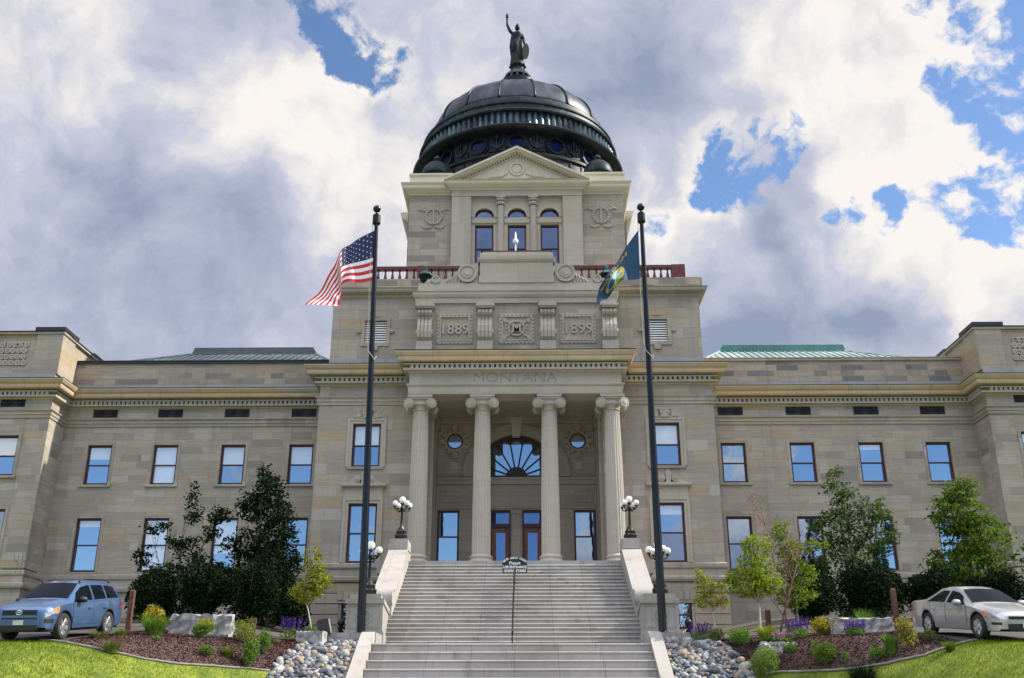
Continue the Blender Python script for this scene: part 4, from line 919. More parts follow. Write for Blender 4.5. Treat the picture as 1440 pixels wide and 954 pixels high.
for x in (-1.02, 1.10):
    c = MB(); c.lathe([(.27, 26.7), (.27, 26.9), (.22, 27.0), (.20, 31.35)], x, YQ + .2, 18, mod=lambda i, k: 1 if i % 2 else .94); c.box(x - .32, x + .32, YQ - .10, YQ + .25, 31.86, 32.0)
    for i in range(7):
        a = math.pi + math.pi * i / 6; c.ball((x + .24 * math.cos(a), YQ + .2 + .24 * math.sin(a), 31.5), .085, 7, 5, 1.5); c.ball((x + .28 * math.cos(a), YQ + .2 + .28 * math.sin(a), 31.74), .085, 7, 5, 1.2)
    P(c, 'colonnette', 'carved_stone')
for cx in (-5.42, 5.52):      # wreath and anchor reliefs
    c = MB(); cz = 30.75
    for i in range(20):
        a = 2 * math.pi * i / 20; c.ball((cx + .52 * math.cos(a), YD - .03, cz + .55 * math.sin(a)), .10, 8, 5)
    c.tube([(cx, YD - .05, cz - .5), (cx, YD - .05, cz + .75)], .06, 6); c.box(cx - .35, cx + .35, YD - .08, YD, cz + .45, cz + .55)
    for q in (-1, 1):
        c.tube([(cx + q * .5, YD - .03, cz + .4), (cx + q * .85, YD - .03, cz + .55), (cx + q * 1.05, YD - .03, cz + .45)], [.08, .09, .04], 6)
        c.tube([(cx + q * .1, YD - .03, cz - .75), (cx + q * .5, YD - .03, cz - .85), (cx + q * .75, YD - .03, cz - .7)], [.08, .09, .04], 6); c.disc_y(cx + q * .72, cz + .7, .09, YD - .06, YD, 8)
    P(c, 'wreath_relief', 'carved_stone')
# cream cornice and pediment
DC = [(0, 32.30), (.08, 32.32), (.10, 32.42), (.16, 32.42), (.16, 32.44), (.42, 32.62), (.46, 32.70), (.46, 32.84), (.56, 32.98), (.56, 33.04), (0, 33.08)]
for path in ([(-XD, 61.6), (-XD, YD), (-4.22, YD)], [(4.30, YD), (XD, YD), (XD, 61.6)], [(-XD, 70.5), (-7.55, 70.4), (-7.55, 61.7), (-XD, 61.6)][1:3], [(7.55, 61.7), (7.55, 70.4)]):
    c = MB(); c.sweep(path, DC); c.dentils(path, .11, .20, 32.44, 32.56, .09, .17); P(c, 'cornice', 'cream_stone')
c = MB(); pth = [(-4.22, YD + .3), (-4.22, YQ), (4.30, YQ), (4.30, YD + .3)]
c.sweep(pth, [(o * .9, z + .12) for o, z in DC if z < 32.9] + [(.5, 33.0), (0, 33.02)]); c.dentils(pth, .10, .20, 32.56, 32.68, .09, .17); P(c, 'cornice', 'cream_stone')
w = MB()
for a, b_ in ((-7.05, -4.25), (4.33, 7.15)): w.box(a, b_, YD - .15, 66, 33.05, 33.72); w.box(a - .05, b_ + .05, YD - .22, 66, 33.72, 33.88)
w.box(-7.04, 7.14, YD + 1.0, 72, 32.4, 33.86); P(w, 'blocking_course', 'cream_stone')
cx = .04; hw = 4.72; zb, za = 33.03, 35.48
w = MB(); w.prism_y([(cx - hw + .6, zb), (cx + hw - .6, zb), (cx, za - .42)], YQ + .05, 63.0)
tm = P(w, 'pediment', 'cream_stone')
w = MB()
for s_ in (-1, 1):      # raking cornice in steps
    L = [(0, za), (s_ * (hw + .05), zb + .06), (s_ * (hw + .05), zb - .02), (s_ * (hw - .25), zb - .02)]
    def bar(t0, t1, y0, y1, inset=.0):
        k = (za - zb) / hw
        pts = [(cx, za - t0), (cx + s_ * hw, zb + .06 - t0), (cx + s_ * hw, zb + .06 - t1), (cx, za - t1)]
        w.prism_y(pts if s_ < 0 else pts[::-1], y0, y1)
    bar(.0, .16, YQ - .52, 63.2); bar(.16, .30, YQ - .40, 63.0); bar(.30, .36, YQ - .20, 63.0); bar(.48, .54, YQ - .05, YQ + .2)
    for i in range(24):
        t = (i + .5) / 25; x = cx + s_ * hw * .93 * t; z = za - .37 - (za - zb) * .93 * t; w.prism_y([(x - .045, z - .10), (x + .045, z - .10), (x + .045, z + .0), (x - .045, z + .0)], YQ - .12, YQ + .1)
P(w, 'raking_cornice', 'cream_stone', tm)
w = MB(); w.ring_y(cx, 34.02, .50, .38, YQ - .04, YQ + .06, 24); w.disc_y(cx, 34.02, .30, YQ - .01, YQ + .06, 20); w.disc_y(cx, 34.62, .13, YQ - .03, YQ + .06, 12)
for q in (-1, 1): w.tube([(cx + q * .6, YQ + .04, 33.75), (cx + q * 1.1, YQ + .03, 33.5), (cx + q * 1.8, YQ + .04, 33.42)], [.1, .13, .05], 6)
P(w, 'relief_ornament', 'cream_stone', tm)
for s_ in (-1, 1):      # little corner domes
    c = MB(); x, y, z = s_ * 5.5 + .05, 59.6, 34.55; c.lathe([(1.0, 33.8), (1.0, 34.56)], x, y, 28)
    c.lathe([(1.10, z), (1.10, z + .12), (1.02, z + .16), (1.0, z + .4), (.86, z + .75), (.62, z + 1.0), (.32, z + 1.16), (.12, z + 1.22)], x, y, 28); c.lathe([(.10, z + 1.2), (.2, z + 1.32), (.26, z + 1.45), (.2, z + 1.6), (.05, z + 1.74)], x, y, 12); P(c, 'corner_dome', 'copper_green', auto=35)

# ------------------------------------------------------------------ main dome
DX, DY = .04, 66.0
d = MB(); d.lathe([(7.6, 33.6), (7.6, 34.6), (7.35, 34.7), (7.30, 35.7), (7.42, 35.8), (7.42, 36.0), (6.95, 36.05), (6.95, 37.95)], DX, DY, 96, cap=False)
for i in range(48):
    a = 2 * math.pi * i / 48; m = MB(); m.box(-.05, .05, -.04, .04, 34.75, 35.65); m.xf(Matrix.Translation((DX, DY, 0)) @ Matrix.Rotation(a, 4, 'Z') @ Matrix.Translation((0, -7.33, 0))); d.add(m.v, m.f)
dome = P(d, 'dome', 'copper_dark', auto=35)
def around(mb_local, i, n, r, off=0.0):
    a = 2 * math.pi * (i + off) / n; mb_local.xf(Matrix.Translation((DX, DY, 0)) @ Matrix.Rotation(a, 4, 'Z') @ Matrix.Translation((0, -r, 0))); return mb_local
for i in range(16):
    m = MB(); m.ring_y(0, 36.95, .66, .50, -.16, .1, 20); m.ring_y(0, 36.95, .80, .66, -.08, .1, 20); P(around(m, i, 16, 6.95), 'porthole', 'copper_dark', dome)
    m = MB(); m.disc_y(0, 36.95, .51, -.05, .08, 20); P(around(m, i, 16, 6.95), 'porthole_pane', 'glass_dome', dome)
    m = MB(); m.box(-.58, .58, -.06, .1, 36.35, 37.6)
    P(around(m, i, 16, 6.95, .5), 'relief_plate', 'copper_dark', dome)
    m = MB(); m.ring_y(0, 37.05, .48, .38, -.16, .0, 16, math.pi, 2 * math.pi); m.tube([(0, -.14, 36.5), (0, -.14, 37.55)], .06, 5)
    for q in (-1, 1): m.tube([(q * .1, -.13, 36.75), (q * .28, -.15, 37.1), (q * .2, -.13, 37.45)], [.04, .05, .03], 5); m.disc_y(q * .45, 37.15, .11, -.16, 0, 8)
    m.disc_y(0, 37.5, .1, -.16, 0, 8); P(around(m, i, 16, 6.95, .5), 'relief_ornament', 'copper_relief', dome)
d = MB(); d.lathe([(6.9, 37.55), (7.2, 37.6), (7.8, 37.70), (7.88, 37.76), (7.92, 37.90), (7.86, 38.0), (7.5, 38.06), (6.9, 38.1)], DX, DY, 128, cap=False); P(d, 'ring_cornice', 'copper_dark', dome, auto=35)
NP_ = 104
d = MB(); d.lathe([(7.42, 38.05), (7.40, 38.2), (7.33, 39.30)], DX, DY, NP_ * 4, mod=lambda i, k: (1.0, .990, .972, .990)[i % 4], cap=False); P(d, 'pleated_band', 'copper_pleat', dome, smooth=False)
d = MB(); d.lathe([(7.25, 39.22), (7.46, 39.28), (7.50, 39.40), (7.44, 39.50), (7.22, 39.56), (7.18, 39.98), (7.26, 40.04), (7.26, 40.16), (7.04, 40.24), (7.00, 40.50), (6.84, 40.56), (6.80, 40.80), (6.58, 40.86), (6.52, 41.02)], DX, DY, 128, cap=False); P(d, 'moulding', 'copper_green', dome, auto=30)
def shell_r(t): return 6.50 * math.cos(t) ** .98, 40.98 + 3.95 * math.sin(t)
prof = [shell_r(rad(a)) for a in np.linspace(0, 80, 26)]
d = MB(); d.lathe(prof, DX, DY, 96); P(d, 'shell', 'copper_shell', dome, smooth=True)
for i in range(16):
    a = 2 * math.pi * (i + .5) / 16 + math.pi / 2; pts = [(DX + (r + .03) * math.cos(a), DY + (r + .03) * math.sin(a), z + .03) for r, z in prof]; m = MB(); m.tube(pts, [.085 - .04 * k / 26 for k in range(len(pts))], 6); P(m, 'rib', 'copper_dark', dome, smooth=True)
d = MB(); d.lathe([(1.22, 44.6), (1.22, 45.9), (1.36, 45.95), (1.42, 46.0), (1.42, 46.42), (1.42, 46.52), (1.02, 46.56), (.98, 46.95), (1.12, 47.0), (1.08, 47.1)], DX, DY, 32)
for i in range(16): m = MB(); m.prism_x([(-1.42, 46.5), (-1.32, 46.5), (-1.0, 46.98), (-1.12, 46.98)], -.07, .07); m.xf(Matrix.Translation((DX, DY, 0)) @ Matrix.Rotation(2 * math.pi * i / 16, 4, 'Z')); d.add(m.v, m.f)
P(d, 'lantern_collar', 'copper_dark', dome, auto=35)
d = MB(); d.lathe([(1.08, 47.08), (1.0, 47.3), (.82, 47.5), (.62, 47.62), (.56, 47.7), (.60, 47.74)], DX, DY, 32); P(d, 'bell_cap', 'bronze_green', dome, auto=40)
d = MB(); d.lathe([(.58, 47.72), (.52, 47.82), (.50, 48.05), (.60, 48.15), (.62, 48.3), (.56, 48.4), (.56, 48.5)], DX, DY, 24)
for i in range(10): a = 2 * math.pi * i / 10; d.ball((DX + .58 * math.cos(a), DY + .58 * math.sin(a), 48.22), .12, 7, 5)
P(d, 'pedestal', 'bronze', dome, auto=40)
# statue on top
def statue():
    m = MB(); x, y, z = DX - .03, DY, 48.48
    prof = [(.50, z), (.47, z + .3), (.42, z + .9), (.40, z + 1.4), (.36, z + 1.75), (.30, z + 2.0), (.34, z + 2.25), (.36, z + 2.45), (.28, z + 2.6), (.12, z + 2.68), (.095, z + 2.85)]
    m.lathe(prof, x, y, 28, 1.0, .8, mod=lambda i, k: 1 + (.09 * math.sin(i * 1.57 + k * .15) if k < 6 else 0))
    m.ball((x + .02, y - .03, z + 2.98), .185, 14, 10, 1.2); m.lathe([(.20, z + 3.02), (.19, z + 3.12), (.10, z + 3.26), (.01, z + 3.42)], x + .02, y, 14, .9, 1.15); m.ball((x + .02, y - .19, z + 2.94), .035, 6, 5)
    m.tube([(x - .28, y, z + 2.45), (x - .52, y - .05, z + 2.72), (x - .70, y - .06, z + 3.2), (x - .72, y - .06, z + 3.62)], [.13, .12, .095, .07], 10); m.ball((x - .72, y - .06, z + 3.68), .09, 8, 6)
    m.lathe([(.05, z + 3.6), (.06, z + 3.8), (.12, z + 3.84), (.12, z + 3.9), (.06, z + 3.94), (.11, z + 4.02), (.02, z + 4.18)], x - .72, y - .06, 10)
    m.tube([(x + .30, y, z + 2.42), (x + .45, y - .08, z + 2.05), (x + .50, y - .18, z + 1.6), (x + .62, y - .22, z + 1.35)], [.13, .11, .09, .075], 10); m.ball((x + .64, y - .22, z + 1.3), .09, 8, 6)
    m.tube([(x + .28, y - .2, z + 2.3), (x - .1, y - .32, z + 1.6), (x - .32, y - .26, z + .9)], [.09, .12, .08], 8); m.tube([(x - .35, y - .05, z + 2.3), (x - .42, y - .05, z + 1.4), (x - .40, y, z + .7)], [.10, .14, .08], 8)
    m.v = [(x + (vx - x) * 1.12, y + (vy - y) * 1.12, z + (vz - z) * 1.17) for vx, vy, vz in m.v]
    o = m.build('statue', 'bronze'); tag(o, 'dark bronze robed figure raising a torch on top of the dome', 'statue')
    r = o.modifiers.new('remesh', 'REMESH'); r.mode = 'VOXEL'; r.voxel_size = .035; r.use_smooth_shade = True
    sh = MB(); k = 24
    sh.lathe([(.001, -.10), (.17, -.085), (.36, -.03), (.38, .0), (.38, .03), (.001, .03)], 0, 0, k, 1, 1.9); sh.lathe([(.12, -.13), (.10, -.08)], 0, 0, 12)
    sh.xf(Matrix.Translation((x + .66, y - .30, z + 1.0)) @ Matrix.Rotation(rad(10), 4, 'Y') @ Matrix.Rotation(rad(50), 4, 'Z') @ Matrix.Rotation(rad(90), 4, 'X')); so_ = sh.build('shield', 'bronze_matt', o)
statue()
# ================================================================== front staircase
ST = thing('staircase', 'wide grey granite staircase with pale cheek walls climbing to the portico', 'staircase', (0, 40, 2.3))
N_UP, RIS, TRD, YT0, ZT0 = 23, .2009, .380, 48.5, 7.09
def step(y, z, hw, dep, h, cuts):
    m = MB(); xs = [-hw] + sorted(cuts) + [hw]
    for a, b_ in zip(xs[:-1], xs[1:]):
        e = random.uniform(-.006, .006)
        m.box(a + .004, b_ - .004, y + e, y + dep, z - h, z - .055); g = .03 + e; m.prism_x([(y - .03 + e, z - .06), (y - .03 + e, z - g), (y - .005 + e, z), (y + dep, z), (y + dep, z - .06)], a + .004, b_ - .004)
    o = m.build('step', 'granite', ST)
for k in range(N_UP + 1):
    y, z = YT0 - k * TRD, ZT0 - k * RIS
    if z < 2.5: break
    off = (k % 3) * .9 - .9
    step(y, z, 5.3, TRD + .10 if k else 1.0, RIS + .03, [-3.4 + off + random.uniform(-.3, .3), -.2 + off + random.uniform(-.3, .3), 2.9 + off + random.uniform(-.3, .3)])
for k in range(9):
    y, z = 36.0 - .5 * k, 2.47 - .3 * k
    step(y, z, 4.83, .62 if k else 4.3, .32, [-4.83 + 2.35 + random.uniform(-.4, .4) + (k % 2) * 1.1, .35 + random.uniform(-.4, .4) - (k % 2) * .8, 2.9 + random.uniform(-.4, .4)])
m = MB(); m.prism_x([(39.9, 2.1), (48.9, 6.7), (48.9, 2.1)], -5.2, 5.2); m.build('core', 'granite', ST)
def prism_z(m, poly, z0, z1):
    n = len(poly); m.add([(x, y, z0) for x, y in poly] + [(x, y, z1) for x, y in poly], [tuple(range(n - 1, -1, -1)), tuple(range(n, 2 * n))] + [(i, (i + 1) % n, n + (i + 1) % n, n + i) for i in range(n)])
for s_ in (-1, 1):
    X = lambda *v: sorted(s_ * q for q in v)
    m = MB(); m.prism_x([(48.9, 2.2), (48.9, 7.50), (47.35, 7.50), (43.1, 5.10), (42.75, 5.02), (42.75, 2.2)], *X(5.08, 5.86))
    m.prism_x([(47.3, 7.505), (47.3, 7.40), (43.1, 5.02), (43.1, 5.135)], *X(5.02, 5.92))
    a = MB(); a.disc_y(0, 0, .34, -.42, .42, 22); a.xf(Matrix.Translation((s_ * 5.47, 42.85, 4.80)) @ Matrix.Rotation(rad(90), 4, 'Z')); m.add(a.v, a.f)
    m.build('cheek_wall', 'cheek_stone', ST, auto=35)
    m = MB(); m.box(*X(5.04, 5.90), 47.25, 48.6, 7.506, 7.95); m.box(*X(5.12, 5.82), 47.33, 48.52, 7.95, 8.0); m.build('lamp_block', 'cheek_stone', ST)
    m = MB()
    def plan(i, o): return [(s_ * (4.86 + i), 38.62 - o), (s_ * (6.24 - i), 38.62 - o), (s_ * (6.24 - i), 43.0), (s_ * (5.22 + i), 43.0)][::(-1 if s_ > 0 else 1)]
    def ring(i, o, z0, z1): prism_z(m, [(x, y) for x, y in plan(i, o)][::-1], z0, z1)
    ring(-.06, .08, 2.2, 3.04); ring(-.03, .04, 3.04, 3.12); ring(0, 0, 3.12, 4.10); ring(-.05, .06, 4.10, 4.28); ring(.10, -.10, 4.28, 4.46)
    pd = m.build('pedestal', 'granite_pale' if 'granite_pale' in M else 'granite', ST)
    m = MB(); cx = s_ * 5.58; m.ring_y(cx, 3.62, .30, .24, 38.585, 38.63, 26); m.ring_y(cx, 3.62, .20, .16, 38.59, 38.63, 22)
    m.box(cx - .03, cx + .03, 38.585, 38.63, 3.45, 3.79)
    m.ring_y(s_ * 5.55, 3.61, .86, .82, 38.60, 38.63, 4, math.pi / 4, math.pi / 4 + 2 * math.pi, .66); m.build('medallion', 'granite', pd)
    m = MB(); m.box(*X(4.84, 6.68), 37.25, 38.54, 1.6, 2.93); m.build('plinth', 'granite', ST)
    m = MB(); m.prism_x([(37.24, 1.6), (37.24, 2.90), (36.75, 2.92), (36.4, 2.84), (31.7, .02), (31.7, -.4), (36.5, 1.4)], *X(4.835, 5.28)); m.build('parapet', 'cheek_stone', ST)
# centre handrail
H = thing('handrail', 'thin black iron handrail running down the middle of the stairs', 'handrail', (0, 42, 2.5))
m = MB(); p0, p1 = Vector((.0, 45.4, 5.45 + .82)), Vector((.0, 39.55, 2.47 + .80)); m.tube([p0 + Vector((0, .25, -.03)), p0, p1, p1 + Vector((0, -.22, -.05)), p1 + Vector((0, -.22, -.3))], .028, 8); m.tube([p0 - Vector((0, 0, .4)), p1 - Vector((0, 0, .4))], .018, 6); m.build('rail', 'black_iron', H, smooth=True)
for k in range(5):
    q = p0.lerp(p1, k / 4); m = MB(); m.tube([(q.x, q.y, q.z), (q.x, q.y, q.z - .86)], .026, 8); m.ball((q.x, q.y, q.z - .42), .045, 8, 6); m.build('post', 'black_iron', H, smooth=True)
# sign on the stairs
SG = thing('sign', 'black arch-topped sign with white lettering standing high on the stairs', 'sign', (.03, 45.98, 5.7))
m = MB(); cx, hw, zb, zs, za = .02, .56, 6.20, 6.62, 6.94
arc = [(cx + hw * math.cos(a), zs + (za - zs) * math.sin(a)) for a in np.linspace(0, math.pi, 17)]
m.prism_y([(cx - hw, zb), (cx + hw, zb)] + arc, 45.96, 46.0); bd = m.build('board', 'sign_black', SG)
yy = 45.957
for word, sz, zz, sx, bold in (('Please', .21, 6.585, 1.0, .003), ('USE ENTRANCE', .158, 6.42, .95, .006), ('UNDER STAIRS', .158, 6.25, .95, .006)):
    m = MB(); text_xz(m, word, sz, .002, cx, yy, zz, sx, .05 if word == 'Please' else 0, bold); m.build('lettering', 'white_paint', bd)
word = 'DOORS ABOVE CLOSED'; m = MB()
for i, ch in enumerate(word + ' '):
    if ch == ' ': m.build('lettering', 'white_paint', bd); m = MB(); continue
    a = rad(158 - 136 * i / (len(word) - 1)); text_xz(m, ch, .115, .002, cx + .50 * math.cos(a), yy, zs + .235 * math.sin(a) - .01, 1.0, (a - math.pi / 2) * .55, .004)
m = MB(); m.tube([(cx, 45.98, 6.24), (cx, 45.98, 5.60)], .028, 8); m.build('stand', 'black_iron', SG)

# ================================================================== lamps
def lamp(label, loc):
    L = thing('lamp_post', label, 'lamp', (0, 0, 0), 'five-globe lamp posts of the front stairs')
    m = MB(); m.lathe([(.34, 0), (.34, .08), (.30, .10), (.31, .22), (.24, .30), (.25, .42), (.17, .52), (.13, .62)], 0, 0, 8, a0=math.pi / 8)
    for i in range(4): a = math.pi / 4 + i * math.pi / 2; m.ball((.25 * math.cos(a), .25 * math.sin(a), .22), .10, 8, 6); m.ball((.20 * math.cos(a), .20 * math.sin(a), .42), .08, 8, 6)
    m.build('base', 'black_iron', L, auto=40)
    m = MB(); m.lathe([(.12, .60), (.10, .66), (.075, .72), (.062, 1.0), (.055, 1.45), (.075, 1.48), (.10, 1.53), (.10, 1.60), (.06, 1.66), (.06, 1.74), (.09, 1.78), (.09, 1.80)], 0, 0, 14, mod=lambda i, k: 1 if i % 2 else .93); m.build('shaft', 'black_iron', L, auto=40)
    for i in range(4):
        a = i * math.pi / 2 + rad(38); c, s_ = math.cos(a), math.sin(a)
        m = MB(); m.tube([(0, 0, 1.50), (.16 * c, .16 * s_, 1.44), (.32 * c, .32 * s_, 1.44), (.40 * c, .40 * s_, 1.52), (.41 * c, .41 * s_, 1.58)], [.035, .035, .03, .03, .035], 7); m.lathe([(.03, 1.55), (.08, 1.60), (.085, 1.63)], .41 * c, .41 * s_, 10); ar = m.build('arm', 'black_iron', L, smooth=True)
        m = MB(); m.ball((.41 * c, .41 * s_, 1.755), .135, 18, 12); m.build('globe', 'globe', L, smooth=True)
    m = MB(); m.ball((0, 0, 1.97), .165, 18, 12); m.build('globe', 'globe', L, smooth=True)
    L.location = loc; return L
l0 = lamp('black lamp with five white globes at the top left of the stairs', (-5.45, 47.95, 8.0))
dup(l0, (5.52, 47.95, 8.0), .2, label='black lamp with five white globes at the top right of the stairs')
dup(l0, (-5.58, 39.6, 4.46), .4, label='black lamp with five white globes on the lower left pedestal, beside the striped flag pole')
dup(l0, (5.72, 39.6, 4.46), -.3, label='black five-globe lamp on the lower right pedestal, partly behind the blue flag pole')
def roof_lantern(label, loc):
    L = thing('roof_lantern', label, 'lantern', (0, 0, 0), 'lanterns on the roof parapet')
    m = MB(); m.lathe([(.26, 0), (.26, .06), (.14, .12), (.10, .22), (.22, .30)], 0, 0, 6); m.build('foot', 'bronze', L)
    m = MB()
    for i in range(6):
        a = i * math.pi / 3; m.tube([(.22 * math.cos(a), .22 * math.sin(a), .28), (.34 * math.cos(a), .34 * math.sin(a), .70)], .025, 5)
    m.lathe([(.20, .30), (.31, .68)], 0, 0, 6); m.build('lantern_glass', 'bronze', L)
    m = MB(); m.lathe([(.46, .68), (.44, .74), (.22, .92), (.14, .98), (.16, 1.04), (.08, 1.12), (.09, 1.2), (.02, 1.32)], 0, 0, 6); m.build('cap', 'bronze_green', L)
    L.location = loc; return L
r0 = roof_lantern('dark green metal lantern on the roof parapet nearer the striped flag', (-5.22, 52.55, 23.33)); dup(r0, (5.26, 52.55, 23.33), label='dark green metal lantern on the roof parapet behind the blue flag')
BC = thing('beacon', 'small white beacon on a thin stem above the crowning block', 'beacon', (.0, 52.6, 25.37))
m = MB(); m.tube([(0, 52.6, 25.36), (0, 52.6, 26.05)], .05, 8); m.lathe([(.12, 25.36), (.10, 25.42), (.04, 25.46)], 0, 52.6, 10); m.build('stem', 'white_paint', BC)
m = MB(); m.lathe([(.04, 26.02), (.14, 26.08), (.17, 26.2), (.15, 26.32), (.06, 26.42), (.045, 26.7), (.01, 26.85)], 0, 52.6, 14); m.build('lamp_head', 'white_paint', BC, smooth=True)

# ================================================================== flag poles and flags
def pole(label, x, y, z0, z1, lean=0.0):
    p = thing('flag_pole', label, 'flagpole', (x, y, z0), 'black flag poles beside the stairs')
    m = MB(); m.lathe([(.30, z0 - .01), (.30, z0 + .03), (.20, z0 + .05), (.152, z0 + .08), (.148, z0 + 3), (.118, z0 + 10), (.084, z1 - .75), (.082, z1 - .62)], x, y, 20); m.build('pole', 'black_pole', p, auto=40)
    m = MB(); m.lathe([(.13, z1 - .75), (.175, z1 - .70), (.165, z1 - .32), (.11, z1 - .26), (.05, z1 - .24), (.04, z1 - .1)], x, y, 18); m.build('truck', 'black_pole', p, auto=40)
    m = MB(); m.ball((x, y, z1), .165, 18, 12); m.build('finial', 'brass' if False else 'black_pole', p, smooth=True)
    s_ = -1 if x < 0 else -1
    m = MB(); m.tube([(x - .16, y, z1 - .7), (x - .19, y - .02, z1 - 3.2), (x - .17, y - .02, z1 - 6.0), (x - .12, y - .1, z1 - 6.5), (x + .16, y - .17, z1 - 6.9), (x + .2, y, z1 - 6.7)], .014, 5); m.build('halyard', 'rope', p)
    for ch in p.children_recursive:
        for vv in ch.data.vertices: vv.co.x += lean * (vv.co.z + ch.location.z - z0) / (z1 - z0)
    return p
pole('tall black flag pole left of the stairs carrying the striped flag', -5.50, 37.75, 2.93, 20.4, -.26)
pole('tall black flag pole right of the stairs carrying the blue flag', 5.50, 37.75, 2.93, 20.4)
def catmull(pts, t):
    n = len(pts) - 1; u = min(max(t, 0), .99999) * n; i = int(u); f = u - i
    P_ = [Vector(pts[max(0, min(n, i + d))]) for d in (-1, 0, 1, 2)]
    return .5 * ((2 * P_[1]) + (P_[2] - P_[0]) * f + (2 * P_[0] - 5 * P_[1] + 4 * P_[2] - P_[3]) * f * f + (3 * P_[1] - P_[0] - 3 * P_[2] + P_[3]) * f ** 3)
def cloth(top, bot, y0, amp, waves):
    def F(s, t):
        a, b_ = catmull(top, s), catmull(bot, s); p = a.lerp(b_, t)
        rip = amp * min(1, s * 2.2) * (math.sin(waves * 2 * math.pi * s + 1.6 * t) + .5 * math.sin(waves * 4.7 * s * math.pi - 2.3 * t + 1))
        return Vector((p.x + .04 * math.sin(9 * s + 5 * t) * s, y0 + rip - .35 * s, p.y + .03 * math.sin(11 * s - 3 * t) * s))
    return F
def cloth_normal(F, s, t):
    e = .004; return (F(s + e, t) - F(s - e, t)).cross(F(s, t + e) - F(s, t - e)).normalized()
UF = cloth([(-5.70, 19.42), (-6.55, 18.9), (-7.03, 18.4), (-7.37, 17.59), (-7.89, 16.62), (-8.42, 15.8)], [(-5.70, 17.05), (-6.44, 16.9), (-6.97, 16.84), (-7.0, 16.46), (-7.0, 16.01), (-7.01, 15.64)], 37.72, .15, 1.6)
fl = MB(); ns, nt = 48, 52
fl.v = [tuple(UF(i / ns, j / nt)) for i in range(ns + 1) for j in range(nt + 1)]
for i in range(ns):
    for j in range(nt):
        st = int(j / nt * 13); c = 2 if (i / ns < .40 and st < 7) else (0 if st % 2 == 0 else 1)
        k = i * (nt + 1) + j; fl.f.append((k, k + 1, k + nt + 2, k + nt + 1)); fl.m.append(c)
uf = fl.build('striped_flag', ['flag_red', 'flag_white', 'flag_navy'], smooth=True); tag(uf, 'red and white striped flag with starry blue corner, drooping from the left pole', 'flag')
m = MB()
for row in range(9):
    for colm in range(6 if row % 2 == 0 else 5):
        s_ = .40 * ((colm + .5 + (0 if row % 2 == 0 else .5)) / 6); t = (row + .8) / 9.6 * 7 / 13
        for side in (-1, 1):
            vs = []
            for q in range(10):
                r = .0145 if q % 2 == 0 else .006; a = math.pi / 2 + q * math.pi / 5
                ss, tt = s_ + r * .62 * math.cos(a), t - r * 1.25 * math.sin(a); vs.append(UF(ss, tt) + cloth_normal(UF, ss, tt) * .012 * side)
            m.add(vs, [tuple(range(10))])
m.build('stars', 'flag_white', uf)
MF = cloth([(5.33, 19.28), (4.76, 18.45), (4.29, 17.6), (3.82, 16.87), (3.55, 16.45), (3.38, 15.73)], [(5.33, 17.05), (4.86, 16.97), (4.45, 16.80), (4.22, 16.50), (3.94, 16.15), (3.47, 15.70)], 37.72, .17, 1.35)
fl = MB(); fl.v = [tuple(MF(i / ns, j / nt)) for i in range(ns + 1) for j in range(nt + 1)]
for i in range(ns):
    for j in range(nt): k = i * (nt + 1) + j; fl.f.append((k, k + 1, k + nt + 2, k + nt + 1)); fl.m.append(0)
mf = fl.build('blue_flag', ['flag_blue'], smooth=True); tag(mf, 'blue flag with gold lettering and a round emblem, drooping from the right pole', 'flag')
def on_cloth(F, body_pts, faces, mname, lift, name):
    m = MB()
    for side in (-1, 1): m.add([F(s, t) + cloth_normal(F, s, t) * lift * side for s, t in body_pts], faces)
    return m.build(name, mname, mf)
vs, fs = text_verts('MONTANA', 1.0, 0.0)
wd = max(v[0] for v in vs) - min(v[0] for v in vs)
on_cloth(MF, [(.50 + v[0] / wd * .62, .27 - v[1] * .20) for v in vs], fs, 'flag_gold', .016, 'lettering')
def disc(cs, ct, rs, rt, lo=0, hi=2 * math.pi, n=28): return [(cs + rs * math.cos(lo + (hi - lo) * i / n), ct + rt * math.sin(lo + (hi - lo) * i / n)) for i in range(n)]
def fan(cs, ct, rs, rt, mname, lift, name, lo=0, hi=2 * math.pi):
    pts = [(cs, ct)] + disc(cs, ct, rs, rt, lo, hi + (0 if hi - lo < 6 else 0)) + [(cs + rs * math.cos(hi), ct + rt * math.sin(hi))]
    return on_cloth(MF, pts, [(0, i, i + 1) for i in range(1, len(pts) - 1)], mname, lift, name)
fan(.5, .62, .23, .34, 'flag_gold', .016, 'emblem'); fan(.5, .62, .185, .275, 'seal_sky', .026, 'emblem_sky'); fan(.5, .62, .185, .275, 'seal_green', .034, 'emblem_land', .15, math.pi - .15)

